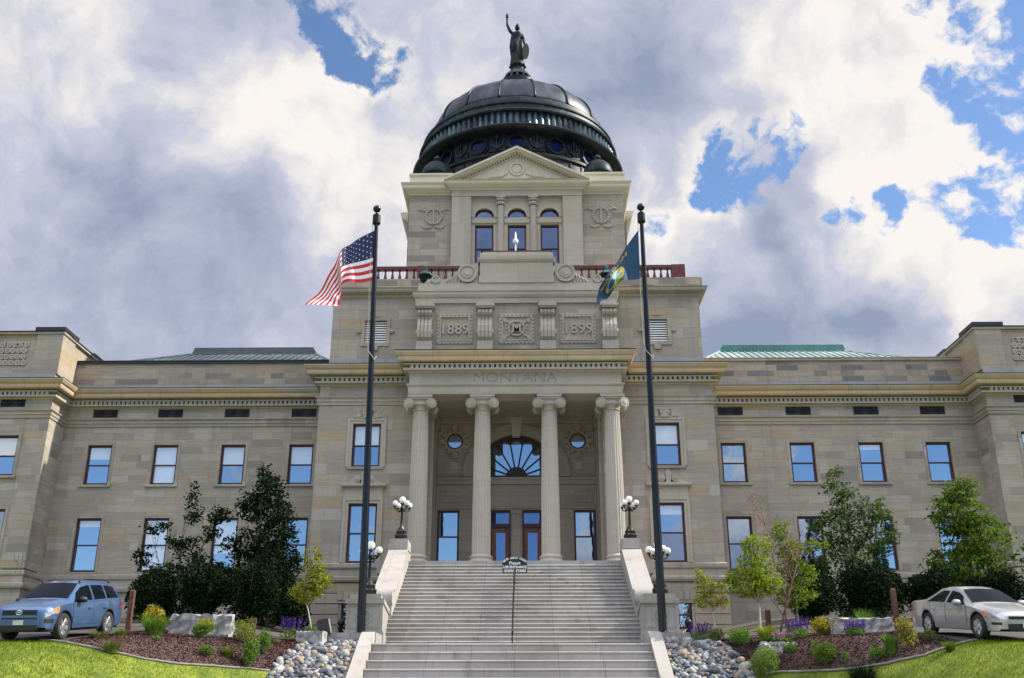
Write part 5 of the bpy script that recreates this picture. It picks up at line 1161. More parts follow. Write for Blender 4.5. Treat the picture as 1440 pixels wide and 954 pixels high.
# ================================================================== cars
def make_car(kind, label, body_mat):
    suv = kind == 'suv'; R_ = thing('parked_car', label, 'car', (0, 0, 0))
    L = 4.55 if suv else 5.05; rw = .365 if suv else .335; ax = (.88, .88 + 2.62) if suv else (.98, .98 + 2.80)
    if suv:
        zt_ = [(0, .74), (.03, .84), (.10, .93), (.25, 1.00), (.6, 1.06), (1.10, 1.13), (1.18, 1.16), (1.95, 1.62), (2.3, 1.69), (3.0, 1.70), (3.7, 1.67), (4.15, 1.60), (4.38, 1.38), (4.48, 1.05), (4.55, .80)]
        hw_ = [(0, .60), (.03, .70), (.10, .78), (.25, .845), (.6, .885), (1.2, .905), (3.6, .905), (4.2, .875), (4.45, .82), (4.55, .72)]
        rf_ = [(0, .56), (.10, .70), (.25, .76), (.6, .78), (1.10, .79), (1.95, .62), (2.4, .635), (3.6, .62), (4.15, .60), (4.38, .64), (4.48, .72), (4.55, .66)]
        bl_ = [(0, .70), (.25, .86), (.6, .95), (1.15, 1.02), (2.5, 1.05), (4.1, 1.12), (4.45, 1.0), (4.55, .75)]; zbm = .30
    else:
        zt_ = [(0, .60), (.04, .70), (.15, .78), (.5, .86), (1.25, .96), (1.35, .985), (2.15, 1.38), (2.5, 1.455), (3.0, 1.46), (3.4, 1.41), (4.15, 1.10), (4.3, 1.075), (4.85, 1.04), (4.98, .98), (5.05, .75)]
        hw_ = [(0, .60), (.04, .70), (.15, .79), (.4, .87), (.9, .915), (3.9, .915), (4.6, .88), (4.95, .80), (5.05, .70)]
        rf_ = [(0, .56), (.15, .70), (.5, .78), (1.25, .80), (2.15, .57), (2.6, .575), (3.3, .565), (4.15, .70), (4.3, .74), (4.85, .76), (5.05, .66)]
        bl_ = [(0, .55), (.3, .70), (1.3, .90), (2.5, .94), (4.2, 1.00), (4.9, .95), (5.05, .7)]; zbm = .24
    I = lambda tab, l: float(np.interp(l, [a for a, _ in tab], [b_ for _, b_ in tab]))
    Ra = rw + .075
    def sec(l):
        zt, w, r, be = I(zt_, l), I(hw_, l), I(rf_, l), I(bl_, l)
        zb = zbm + (.05 if l < .12 or l > L - .12 else 0)
        for a in ax:
            if abs(l - a) < Ra: zb = max(zb, rw + math.sqrt(Ra * Ra - (l - a) ** 2))
        be = min(be, zt - .03); mid = (zb + be) / 2
        bot = zb; z1 = max(.46, zb + .012); z2 = max(.70, zb + .03); z1, z2 = min(z1, be - .02), min(z2, be - .01)
        gh = [(w * .985 + (r - w * .985) * f - .0 + .02 * math.sin(math.pi * f) * (1 if zt - be > .2 else 0), be + (zt - .055 - be) * f if zt - .055 > be else be + .005 * f) for f in (.25, .5, .75, 1.0)]
        return [(w * .955, bot), (w * .99, z1), (w, z2), (w * .985, be)] + gh + [(r - .07, zt - .018), (r * .5, zt + .004), (0, zt + .012)]
    ls = sorted(set([0, .015, .03, .06] + list(np.arange(.1, L - .09, .05)) + [L - .06, L - .03, L]))
    b_ = MB(); secs = []
    for l in ls:
        h = sec(l); full = [(x, z) for x, z in h] + [(-x, z) for x, z in h[-2::-1]]; secs.append([(x, l - L / 2, z) for x, z in full])
    n = len(secs[0]); b_.v = [p for s_ in secs for p in s_]
    for i in range(len(ls) - 1):
        for j in range(n - 1): b_.f.append((i * n + j, i * n + j + 1, (i + 1) * n + j + 1, (i + 1) * n + j))
    b_.f += [tuple(range(n))[::-1], tuple((len(ls) - 1) * n + i for i in range(n))]; b_.m = [0] * len(b_.f)
    body = b_.build('body', body_mat, R_, auto=38)
    m = MB(); m.box(-.78, .78, -L / 2 + .25, L / 2 - .25, .22, .62)
    for a in ax: m.box(-.80, .80, a - L / 2 - Ra - .02, a - L / 2 + Ra + .02, .40, .84 if suv else .76)
    m.box(-.5, .5, -L / 2 + .02, L / 2 - .02, .24, .40); m.build('underbody', 'black_plastic', R_)
    def side_pt(l, f, sgn, off=.008):
        h = sec(l); be, top = h[3], h[7]
        x = be[0] + (top[0] - be[0]) * f; z = be[1] + (top[1] - be[1]) * f; return (sgn * (x + off + .02 * math.sin(math.pi * f)), l - L / 2, z + off * .5)
    def low_pt(l, z, sgn, off=.006): 
        h = sec(l); w = float(np.interp(z, [h[0][1], h[1][1], h[2][1], h[3][1]], [h[0][0], h[1][0], h[2][0], h[3][0]])); return (sgn * (w + off), l - L / 2, z)
    def grid(rows, name, mt, par, smooth=True, flip=False):
        m = MB(); k = len(rows[0]); m.v = [p for r in rows for p in r]
        for i in range(len(rows) - 1):
            for j in range(k - 1): f = (i * k + j, i * k + j + 1, (i + 1) * k + j + 1, (i + 1) * k + j); m.f.append(f[::-1] if flip else f)
        m.m = [0] * len(m.f); return m.build(name, mt, par, smooth=smooth)
    if suv: wins = [((1.62, 2.42), (1.28, 2.42)), ((2.54, 3.24), (2.54, 3.24)), ((3.36, 3.98), (3.34, 4.10))]; doors = [(1.30, 2.48), (2.50, 3.42)]
    else: wins = [((1.92, 2.58), (1.50, 2.58)), ((2.70, 3.22), (2.70, 3.72))]; doors = [(1.50, 2.62), (2.65, 3.55)]
    for sgn in (-1, 1):
        for (t0, t1), (u0, u1) in wins:
            rows = []
            for f in np.linspace(.10, .84, 6):
                g = (f - .10) / .74; a, c = u0 + (t0 - u0) * g, u1 + (t1 - u1) * g; rows.append([side_pt(a + (c - a) * k / 8, f, sgn) for k in range(9)])
            grid(rows, 'side_window', 'car_glass', body, flip=sgn < 0)
        for d0, d1 in doors:
            rows = []
            for z in np.linspace(.40, .0, 2): pass
            def lo(l): return max(.40, sec(l)[0][1] + .03)
            rows = [[low_pt(l, lo(l) + (sec(l)[3][1] - .015 - lo(l)) * f, sgn) for l in np.linspace(d0, d1, 10)] for f in np.linspace(0, 1, 6)]
            dr = grid(rows, 'door', body_mat, body, flip=sgn < 0)
            m = MB(); hl = d1 - .22; p = low_pt(hl, .86 if suv else .80, sgn, .03); m.box(p[0] - .02, p[0] + .02, p[1] - .11, p[1] + .09, p[2] - .018, p[2] + .018); m.build('handle', body_mat, dr)
            sm = MB(); 
            for dd in (d0 - .012, d1 + .012): sm.tube([low_pt(dd, lo(dd) + (sec(dd)[3][1] - lo(dd)) * f, sgn, .001) for f in np.linspace(0, 1, 6)], .009, 4)
            sm.build('seam', 'black_plastic', dr)
        p = side_pt(1.62 if suv else 1.78, .08, sgn, .0); m = MB(); m.ball((p[0] + sgn * .13, p[1], p[2] + .06), .13, 12, 8, .72); m.box(p[0] - .02 if sgn > 0 else p[0] - .10, p[0] + .10 if sgn > 0 else p[0] + .02, p[1] - .03, p[1] + .03, p[2] - .02, p[2] + .03); m.build('mirror', 'black_plastic' if suv else body_mat, R_, smooth=True)
        # head lamp wraps the corner
        h0, h1 = (.05, .62) if suv else (.10, .72)
        def lampz(l, f):
            h = sec(l); top = h[3][1] + .004; bot = top - (.21 if suv else .17) * min(1, .55 + (l - h0) * .8) ; return bot + (top - bot) * f
        rows = [[low_pt(l, lampz(l, f), sgn, .012) for l in np.linspace(h0, h1 - .10, 8)] for f in np.linspace(0, 1, 4)]
        hl = grid(rows, 'headlight', 'lamp_clear', R_, flip=sgn < 0)
        rows = [[low_pt(l, lampz(l, f), sgn, .016) for l in np.linspace(h1 - .26, h1 - .06, 5)] for f in np.linspace(.15, .95, 3)]
        grid(rows, 'indicator', 'lamp_orange', hl, flip=sgn < 0)
        rows = [[low_pt(l, z, sgn, .012) for l in np.linspace(L - .34, L - .03, 6)] for z in np.linspace(.80 if suv else .72, 1.0 if suv else .90, 4)]
        grid(rows, 'tail_light', 'lamp_red', R_, flip=sgn < 0)
        rows = [[low_pt(l, z, sgn, .008) for l in np.linspace(.05, .34, 6)] for z in np.linspace(.47 if suv else .40, .58 if suv else .47, 3)]
        grid(rows, 'fog_lamp_recess', 'black_plastic', R_, flip=sgn < 0)
        if suv:
            m = MB(); m.tube([(sgn * .60, l - L / 2, I(zt_, l) + .035) for l in (2.0, 2.3, 2.8, 3.4, 3.9)], .022, 6)
            for l in (2.05, 3.85): m.tube([(sgn * .60, l - L / 2, I(zt_, l) - .03), (sgn * .60, l - L / 2, I(zt_, l) + .04)], .03, 6)
            m.build('roof_rail', 'black_plastic', R_, smooth=True)
    wl = (1.22, 1.92) if suv else (1.42, 2.14)
    def top_row(l, lift, fr=.90): h = sec(l); r = h[7][0]; return [(r * fr * q, l - L / 2 - lift * .8, h[8][1] + .03 * (1 - q * q) + lift) for q in np.linspace(-1, 1, 9)]
    grid([top_row(l, .012, .97) for l in np.linspace(*wl, 8)], 'windscreen', 'car_glass', body)
    rl = (4.18, 4.40) if suv else (3.5, 4.12)
    grid([[(x, l - L / 2 + .02, z) for x, _, z in top_row(l, .012, .92)] for l in np.linspace(*rl, 5)], 'rear_window', 'car_glass', body)
    y0 = -L / 2
    m = MB(); m.box(-.52, .52, y0 - .012, y0 + .05, *((.70, .84) if suv else (.56, .64)))
    if suv: m.box(-.54, .54, y0 - .014, y0 + .05, .585, .635)
    for k in range(3): zz = (.715 if suv else .575) + k * (.045 if suv else .022); m.box(-.50, .50, y0 - .02, y0, zz, zz + .012)
    g = m.build('grille', 'black_plastic', R_)
    m = MB(); m.box(-.60, .60, y0 - .035, y0 + .06, .42, .57) if suv else m.box(-.56, .56, y0 - .03, y0 + .04, .44, .54); m.build('bumper_bar', body_mat, R_)
    m = MB(); m.box(-.56, .56, y0 - .02, y0 + .06, .29, .415 if suv else .43); m.build('air_intake', 'black_plastic', R_)
    m = MB(); m.box(-.155, .155, y0 - .05, y0 - .036, .43 if suv else .33, .56 if suv else .46); m.build('number_plate', 'plate', R_)
    if suv:
        m = MB()
        for rx, rz, cx, cz in ((.095, .06, 0, .77), (.032, .057, 0, .77), (.065, .024, 0, .795)):
            m.tube([(cx + rx * math.cos(a), y0 - .03, cz + rz * math.sin(a)) for a in np.linspace(0, 2 * math.pi, 25)], .009, 5, cap=False)
        m.build('emblem', 'alloy', g)
    else:
        m = MB(); m.box(-.07, .07, y0 - .025, y0 - .01, .59, .615); m.box(-.02, .02, y0 - .026, y0 - .01, .575, .63); m.build('emblem', 'alloy', g)
    def wheel():
        w = MB(); w.lathe([(rw * .66, -.11), (rw * .93, -.115), (rw, -.08), (rw, .08), (rw * .93, .115), (rw * .66, .11)], 0, 0, 32, cap=False); w.xf(Matrix.Rotation(rad(90), 4, 'Y')); t_ = w.build('wheel', 'tyre', R_, auto=40)
        w = MB(); w.lathe([(rw * .70, -.09), (rw * .70, .085), (rw * .64, .10), (rw * .62, .06), (rw * .60, .04)], 0, 0, 28, cap=False)
        for k in range(5 if suv else 6):
            s_ = MB(); s_.add([(.03, -.055, .05), (rw * .66, -.075, .085), (rw * .66, .075, .085), (.03, .055, .05), (.03, -.055, .085), (rw * .66, -.05, .10), (rw * .66, .05, .10), (.03, .055, .085)], [(0, 3, 2, 1), (4, 5, 6, 7), (0, 1, 5, 4), (1, 2, 6, 5), (2, 3, 7, 6), (3, 0, 4, 7)]); s_.xf(Matrix.Rotation(2 * math.pi * k / (5 if suv else 6), 4, 'Z')); w.add(s_.v, s_.f)
        w.lathe([(.085, .05), (.085, .095), (.06, .105)], 0, 0, 14); w.xf(Matrix.Rotation(rad(90), 4, 'Y')); r = w.build('rim', 'alloy', t_)
        w = MB(); w.lathe([(rw * .66, -.02), (rw * .66, .0)], 0, 0, 24); w.xf(Matrix.Rotation(rad(90), 4, 'Y')); w.build('brake_disc', 'black_plastic', t_)
        return t_
    w0 = wheel(); first = True
    for a in ax:
        for sgn in (1, -1):
            w = w0 if first else copy_tree(w0, R_); first = False
            w.location = (sgn * (.78 if suv else .79), a - L / 2, rw); w.rotation_euler = (0, 0, 0 if sgn > 0 else math.pi); w.matrix_parent_inverse = Matrix.Identity(4)
    return R_
def recolour(root, old, new):
    for c in [root] + list(root.children_recursive):
        if c.type == 'MESH' and any(s_.material and s_.material.name == old for s_ in c.material_slots):
            c.data = c.data.copy()
            for i, mm in enumerate(c.data.materials):
                if mm.name == old: c.data.materials[i] = M[new]
c1 = make_car('suv', 'blue four-door off-roader with roof rails parked nose out on the left', 'paint_blue')
d1 = dup(c1, (-19.75, 36.3, 2.27), rad(35), label='black off-roader mostly cut off by the left edge, behind the blue one'); recolour(d1, 'paint_blue', 'paint_black')
c1.location = (-13.78, 31.65, 2.365); c1.rotation_euler = (rad(6.6), 0, rad(-5))
c2 = make_car('sedan', 'silver saloon car parked nose out on the right', 'paint_silver')
d2 = dup(c2, (20.3, 36.6, 2.27), rad(6), label='white saloon car almost hidden behind the silver one'); recolour(d2, 'paint_silver', 'paint_white')
c2.location = (14.15, 31.45, 2.34); c2.rotation_euler = (rad(6.6), 0, rad(7))
d1.location.z = 2.90; d1.rotation_euler.x = rad(6.6); d2.location.z = 2.95; d2.rotation_euler.x = rad(6.6)

# ================================================================== small garden furniture
def post(label, x, y, top, w):
    m = MB(); z = Zt(x, y) - .3; m.box(x - w / 2, x + w / 2, y - w / 2, y + w / 2, z, top - .04); m.frustum(x, y, top - .04, top, w / 2, w / 2, w * .35, w * .35)
    o = m.build('wooden_post', 'post_wood'); tag(o, label, 'post', 'brown wooden posts')
post('brown wooden post beside the blue car', -12.62, 34, 4.06, .15); post('brown wooden post beside the silver car', 12.68, 34, 4.06, .15); post('short brown post behind the left shrubs', -9.05, 36.3, 3.36, .11); post('brown wooden post behind the yellow-green tree in the right bed', 9.3, 37.5, 3.75, .17)
def slab(label, x, y, w, d, h, rot, cat='stone block', rough=.05):
    m = MB(); nx, ny, nz = 14, 5, 5; vs = {}
    z0 = Zt(x, y) - .12
    import itertools
    def pt(i, j, k):
        if (i, j, k) not in vs:
            vs[(i, j, k)] = len(m.v); ex = 1 if 0 < i < nx else .99
            r = lambda a: (random.random() - .5) * rough * a
            m.v.append((-w / 2 + w * i / nx + r(1), -d / 2 + d * j / ny + r(1.2), h * k / nz + (r(1.6) if k == nz else r(.6) if k else 0)))
        return vs[(i, j, k)]
    for i in range(nx):
        for j in range(ny): m.f.append((pt(i, j, nz), pt(i + 1, j, nz), pt(i + 1, j + 1, nz), pt(i, j + 1, nz)))
        for k in range(nz): m.f += [(pt(i, 0, k), pt(i + 1, 0, k), pt(i + 1, 0, k + 1), pt(i, 0, k + 1)), (pt(i + 1, ny, k), pt(i, ny, k), pt(i, ny, k + 1), pt(i + 1, ny, k + 1))]
    for j in range(ny):
        for k in range(nz): m.f += [(pt(0, j + 1, k), pt(0, j, k), pt(0, j, k + 1), pt(0, j + 1, k + 1)), (pt(nx, j, k), pt(nx, j + 1, k), pt(nx, j + 1, k + 1), pt(nx, j, k + 1))]
    m.m = [0] * len(m.f); m.xf(Matrix.Translation((x, y, z0)) @ Matrix.Rotation(rot, 4, 'Z')); o = m.build('stone_block', 'granite_block'); tag(o, label, cat)
slab('rough pale granite block in the left bed behind the round shrub', -10.65, 35.5, 2.1, .6, .80, .02, 'stone block', .09)
slab('rough grey granite block in the right bed near the silver car', 11.75, 35.0, 2.05, .6, .60, -.05)
slab('low flat pale stone lying in the mulch beside a bush on the right', 8.71, 33.9, 1.15, .5, .36, .1, 'stone', .10)
slab('low flat pale stone edging the cobbles on the left', -7.0, 36.3, .95, .5, .52, -.12, 'stone', .03)
def bollard(label, x, y):
    b_ = thing('bollard', label, 'bollard', (x, y, 2.3), 'black ball-topped bollards'); m = MB(); m.lathe([(.16, 2.2), (.16, 2.35), (.11, 2.42), (.10, 3.2), (.13, 3.24), (.13, 3.3), (.07, 3.34)], x, y, 14); m.build('post', 'black_iron', b_, auto=40)
    m = MB(); m.ball((x, y, 3.45), .145, 14, 10); m.build('ball', 'black_iron', b_, smooth=True)
    s_ = 1 if x < 0 else -1
    m = MB(); m.tube([(x, y, 3.28), (x + s_ * .2, y - .25, 3.1), (x + s_ * .42, y - .6, 2.98)], .014, 5); m.build('chain', 'rope', b_)
bollard('black ball-topped bollard left of the left pedestal', -6.52, 39.3); bollard('black ball-topped bollard right of the right pedestal', 6.68, 39.3)
FLD = thing('floodlight', 'dark floodlight with a pale lens on a short post left of the stairs', 'floodlight', (-6.78, 37.3, 2.3))
m = MB(); m.tube([(-6.78, 37.3, 2.0), (-6.78, 37.3, 2.95)], .04, 7); m.build('post', 'black_iron', FLD)
m = MB(); m.box(-.24, .10, -.2, .2, -.28, .28); m.xf(Matrix.Translation((-6.72, 37.25, 3.12)) @ Matrix.Rotation(rad(-14), 4, 'Y') @ Matrix.Rotation(rad(25), 4, 'Z')); hd = m.build('housing', 'dark_metal', FLD)
m = MB(); m.box(.101, .16, -.18, .18, -.25, .25); m.xf(Matrix.Translation((-6.72, 37.25, 3.12)) @ Matrix.Rotation(rad(-14), 4, 'Y') @ Matrix.Rotation(rad(25), 4, 'Z')); m.build('lens', 'lamp_clear', hd)
# ================================================================== planting
RNG = np.random.default_rng(11)
def unit(v): return v / np.maximum(1e-6, np.linalg.norm(v, axis=-1, keepdims=True))
def leaf_mesh(name, C, size, mats, parent=None, droop=.35, wide=.62, jitter=.35, mats_idx=None, out=None):
    """one rhombic leaf per centre in C, random attitude"""
    n = len(C); sz = size * (1 + jitter * (RNG.random(n) * 2 - 1))[:, None]
    d = unit(RNG.normal(size=(n, 3)) * np.array([1, 1, .55]) + (0 if out is None else out * .8) + np.array([0, 0, -droop]))
    s = unit(np.cross(d, RNG.normal(size=(n, 3)))); nn = np.cross(d, s)
    base = C - d * sz * .5; tip = C + d * sz * .5; l = C + s * sz * wide * .5 + nn * sz * .08; r = C - s * sz * wide * .5 + nn * sz * .08
    V = np.stack([base, r, tip, l], 1).reshape(-1, 3); F = np.arange(n * 4).reshape(-1, 4)
    b = MB(); b.v = [tuple(p) for p in V]; b.f = [tuple(f) for f in F.tolist()]; b.m = [0] * n if mats_idx is None else list(mats_idx)
    return b.build(name, mats, parent)
def ellipsoid_pts(n, c, r, lo=.55):
    d = unit(RNG.normal(size=(n, 3))); q = (lo + (1 - lo) * RNG.random(n) ** .6)[:, None]; return np.array(c) + d * q * np.array(r)
def tree(label, x, y, zb, blobs, leafname, size, n_cl, per, spread, trunk_r, bark, stems=1, cat='tree', name='tree', group=None, lean=0.0, top_sparse=None):
    """blobs: (dx, dy, z, rx, ry, rz, weight) crown volumes; twigs reach for cluster centres"""
    zb = Zt(x, y); T = thing(name, label, cat, (x, y, zb), group)
    w = np.array([b[6] for b in blobs], float); w /= w.sum(); ctr = []
    for b, k in zip(blobs, RNG.multinomial(n_cl, w)):
        if k: ctr.append(ellipsoid_pts(k, (x + b[0], y + b[1], b[2]), b[3:6], .30))
    ctr = np.concatenate(ctr)
    zt = max(b[2] + b[5] for b in blobs); zl = min(b[2] - b[5] for b in blobs)
    m = MB(); nodes = []
    for s in range(stems):
        tx = x + (s - (stems - 1) / 2) * .35; path = []; bl = blobs[min(len(blobs) - 1, s * len(blobs) // max(1, stems))]
        gx, gy = x + bl[0] * .8 + RNG.normal() * .1, y + bl[1] * .8; top = min(zt - .2, bl[2] + bl[5] * .8)
        for k in range(9):
            t = k / 8; path.append((tx + (gx - tx) * t + .06 * math.sin(5 * t + s) , y + (gy - y) * t + .05 * math.cos(4 * t + s), zb - .15 + (top - zb + .15) * t)); nodes.append((np.array(path[-1]), trunk_r * (1 - .85 * t)))
        m.tube(path, [trunk_r * (1 - .85 * k / 8) for k in range(9)], 8)
    P_ = np.array([q[0] for q in nodes]); R_ = np.array([q[1] for q in nodes])
    pick = RNG.permutation(len(ctr))[:min(len(ctr), 70)]
    for i in pick:
        c = ctr[i]; dd = np.linalg.norm(P_ - c, axis=1) + np.where(P_[:, 2] > c[2] - .1, 5, 0) ; j = int(np.argmin(dd)); a = P_[j]; r = min(R_[j] * .6, .05)
        mid = (a + c) / 2 + np.array([0, 0, .12]) + RNG.normal(size=3) * .05; m.tube([tuple(a), tuple(mid), tuple(c)], [max(.012, r), max(.009, r * .6), .005], 5)
    m.build('trunk', bark, T, smooth=True)
    C = (ctr[:, None, :] + RNG.normal(size=(len(ctr), per, 3)) * spread * np.array([1.15, 1.15, .6])).reshape(-1, 3)
    C = C[C[:, 2] > zb + .05]
    leaf_mesh('crown', C, size, leafname, T)
    return T
# left: dark maples in the shade of the pavilion
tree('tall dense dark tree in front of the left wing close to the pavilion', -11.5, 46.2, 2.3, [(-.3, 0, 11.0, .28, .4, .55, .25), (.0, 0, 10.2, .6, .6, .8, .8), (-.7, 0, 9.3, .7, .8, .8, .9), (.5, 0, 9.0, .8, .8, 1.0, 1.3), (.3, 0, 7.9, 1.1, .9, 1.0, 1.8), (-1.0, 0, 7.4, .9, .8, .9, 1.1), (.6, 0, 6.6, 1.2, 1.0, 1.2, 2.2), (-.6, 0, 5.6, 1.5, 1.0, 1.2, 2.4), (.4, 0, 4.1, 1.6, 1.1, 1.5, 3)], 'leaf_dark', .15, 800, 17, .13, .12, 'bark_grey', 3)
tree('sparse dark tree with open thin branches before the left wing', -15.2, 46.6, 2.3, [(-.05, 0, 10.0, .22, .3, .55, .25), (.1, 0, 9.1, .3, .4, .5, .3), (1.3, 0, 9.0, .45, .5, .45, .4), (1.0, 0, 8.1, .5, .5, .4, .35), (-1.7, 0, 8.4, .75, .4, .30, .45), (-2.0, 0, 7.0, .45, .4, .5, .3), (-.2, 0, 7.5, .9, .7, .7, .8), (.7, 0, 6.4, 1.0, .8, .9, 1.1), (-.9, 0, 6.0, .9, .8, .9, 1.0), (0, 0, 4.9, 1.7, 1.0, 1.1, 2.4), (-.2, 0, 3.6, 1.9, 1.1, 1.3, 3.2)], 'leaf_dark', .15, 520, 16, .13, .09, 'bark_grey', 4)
def bush(label, x, y, w, h, leafname, size, n, name='shrub', group=None, cat='shrub', flat=1.0, d=None, z=None, mats_extra=None, frac=0.0, top_only=False):
    zb = Zt(x, y) if z is None else z; h = fit(x, y, h)
    t = thing(name, label, cat, (x, y, zb), group); d = d or w
    k = 9; cs = []
    for i in range(k):
        a = 2 * math.pi * i / k + RNG.random(); r = RNG.random() ** .5 * .55
        cs.append((x + math.cos(a) * r * w / 2, y + math.sin(a) * r * d / 2, zb + h * (.34 + .32 * RNG.random()), w * .27, d * .30, h * .34))
    P_ = np.concatenate([ellipsoid_pts(n // k, c[:3], c[3:], .45) for c in cs]); P_ = P_[P_[:, 2] > zb + .01]
    idx = None; ms = leafname
    if mats_extra:
        hi = (P_[:, 2] - zb) / h > (.62 if top_only else 0); idx = ((RNG.random(len(P_)) < frac) & hi).astype(int).tolist(); ms = [leafname, mats_extra]
    leaf_mesh('foliage', P_, size, ms, t, droop=-.5, mats_idx=idx)
    m = MB()
    for i in range(7):
        a = 2 * math.pi * i / 7; m.tube([(x, y, zb - .03), (x + .2 * w * math.cos(a), y + .2 * d * math.sin(a), zb + h * .35), (x + .33 * w * math.cos(a + .3), y + .33 * d * math.sin(a + .3), zb + h * .7)], [.014, .010, .005], 4)
    m.build('stem', 'bark_grey', t); return t
def grass_clump(label, x, y, w, h, n, mat_, width=.016, droop=.5, name='ornamental_grass', group=None):
    zb = Zt(x, y); h = fit(x, y, h); m = MB()
    for i in range(n):
        a = RNG.random() * 2 * math.pi; o = RNG.random() ** .5 * w * .22; L = h * (.7 + .45 * RNG.random()); out = w * .5 * (.2 + .9 * RNG.random()); bx, by = x + o * math.cos(a), y + o * math.sin(a)
        px, py = -math.sin(a) * width, math.cos(a) * width; vs = []
        for k in range(5):
            t = k / 4; r = out * t ** 1.7; zz = zb - .02 + L * (t - droop * .5 * t ** 3); q = (1 - t * .92)
            vs += [(bx + r * math.cos(a) - px * q, by + r * math.sin(a) - py * q, zz), (bx + r * math.cos(a) + px * q, by + r * math.sin(a) + py * q, zz)]
        m.add(vs, [(2 * k, 2 * k + 1, 2 * k + 3, 2 * k + 2) for k in range(4)])
    o = m.build(name, mat_); return tag(o, label, 'grass', group)
def salvia(label, x, y, w, h, flower, name='flower_clump'):
    zb = Zt(x, y); h = fit(x, y, h); t = thing(name, label, 'flowers', (x, y, zb))
    P_ = ellipsoid_pts(420, (x, y, zb + h * .28), (w * .5, w * .5, h * .32), .4); P_ = P_[P_[:, 2] > zb]; leaf_mesh('foliage', P_, .075, 'leaf_fresh', t, droop=-.4)
    C = []
    for i in range(46):
        a = RNG.random() * 2 * math.pi; r = RNG.random() ** .5 * w * .42; hh = h * (.78 + .3 * RNG.random()); bx, by = x + r * math.cos(a), y + r * math.sin(a)
        for k in range(16): q = .5 + .5 * k / 15; C.append((bx + r * .3 * math.cos(a) * q + RNG.normal() * .012, by + r * .3 * math.sin(a) * q + RNG.normal() * .012, zb + hh * q))
    leaf_mesh('blossom', np.array(C), .050, flower, t, droop=-.2); return t
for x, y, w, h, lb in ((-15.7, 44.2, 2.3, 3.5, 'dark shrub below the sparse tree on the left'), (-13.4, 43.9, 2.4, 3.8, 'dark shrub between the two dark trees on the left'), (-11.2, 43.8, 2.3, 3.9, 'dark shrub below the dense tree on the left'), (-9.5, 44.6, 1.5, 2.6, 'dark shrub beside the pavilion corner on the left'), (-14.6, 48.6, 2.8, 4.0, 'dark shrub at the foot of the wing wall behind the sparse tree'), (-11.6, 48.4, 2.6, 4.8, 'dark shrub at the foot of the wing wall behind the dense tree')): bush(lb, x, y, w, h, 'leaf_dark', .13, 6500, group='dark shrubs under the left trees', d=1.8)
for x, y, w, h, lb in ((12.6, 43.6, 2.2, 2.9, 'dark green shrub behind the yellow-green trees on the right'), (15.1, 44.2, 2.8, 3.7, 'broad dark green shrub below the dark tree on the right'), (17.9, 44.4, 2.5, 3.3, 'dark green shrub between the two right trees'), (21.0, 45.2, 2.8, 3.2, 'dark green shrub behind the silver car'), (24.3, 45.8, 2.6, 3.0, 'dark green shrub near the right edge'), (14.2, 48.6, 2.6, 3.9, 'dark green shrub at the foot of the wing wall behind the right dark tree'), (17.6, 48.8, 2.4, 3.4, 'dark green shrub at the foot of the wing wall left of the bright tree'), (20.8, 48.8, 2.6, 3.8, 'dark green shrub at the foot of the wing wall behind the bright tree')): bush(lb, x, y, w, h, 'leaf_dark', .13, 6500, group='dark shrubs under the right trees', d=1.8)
# right: darker tree, lit maple, one at the edge
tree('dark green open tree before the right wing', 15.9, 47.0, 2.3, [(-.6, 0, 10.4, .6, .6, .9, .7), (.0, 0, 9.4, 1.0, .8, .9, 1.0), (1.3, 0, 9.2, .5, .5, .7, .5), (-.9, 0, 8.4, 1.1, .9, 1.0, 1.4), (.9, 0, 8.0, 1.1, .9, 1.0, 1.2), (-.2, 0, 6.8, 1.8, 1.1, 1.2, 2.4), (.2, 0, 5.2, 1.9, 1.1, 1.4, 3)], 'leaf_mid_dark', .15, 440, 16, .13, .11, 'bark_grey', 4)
tree('full bright green tree in sun before the right wing', 20.9, 46.6, 2.3, [(.0, 0, 10.0, .7, .7, .8, .8), (-.2, 0, 8.9, 1.3, 1.1, 1.1, 2), (.5, 0, 7.7, 1.7, 1.3, 1.2, 3), (-.3, 0, 6.3, 1.9, 1.4, 1.3, 3), (.3, 0, 5.0, 1.7, 1.3, 1.1, 2)], 'leaf_mid', .16, 640, 18, .15, .13, 'bark_grey', 2)
tree('smaller bright green tree beside the right end pavilion', 23.9, 46.0, 2.3, [(.1, 0, 7.3, .8, .8, .8, 1), (.2, 0, 6.2, 1.3, 1.1, 1.1, 2.2), (.2, 0, 5.0, 1.4, 1.1, 1.0, 2)], 'leaf_mid', .16, 340, 16, .14, .10, 'bark_grey', 2)
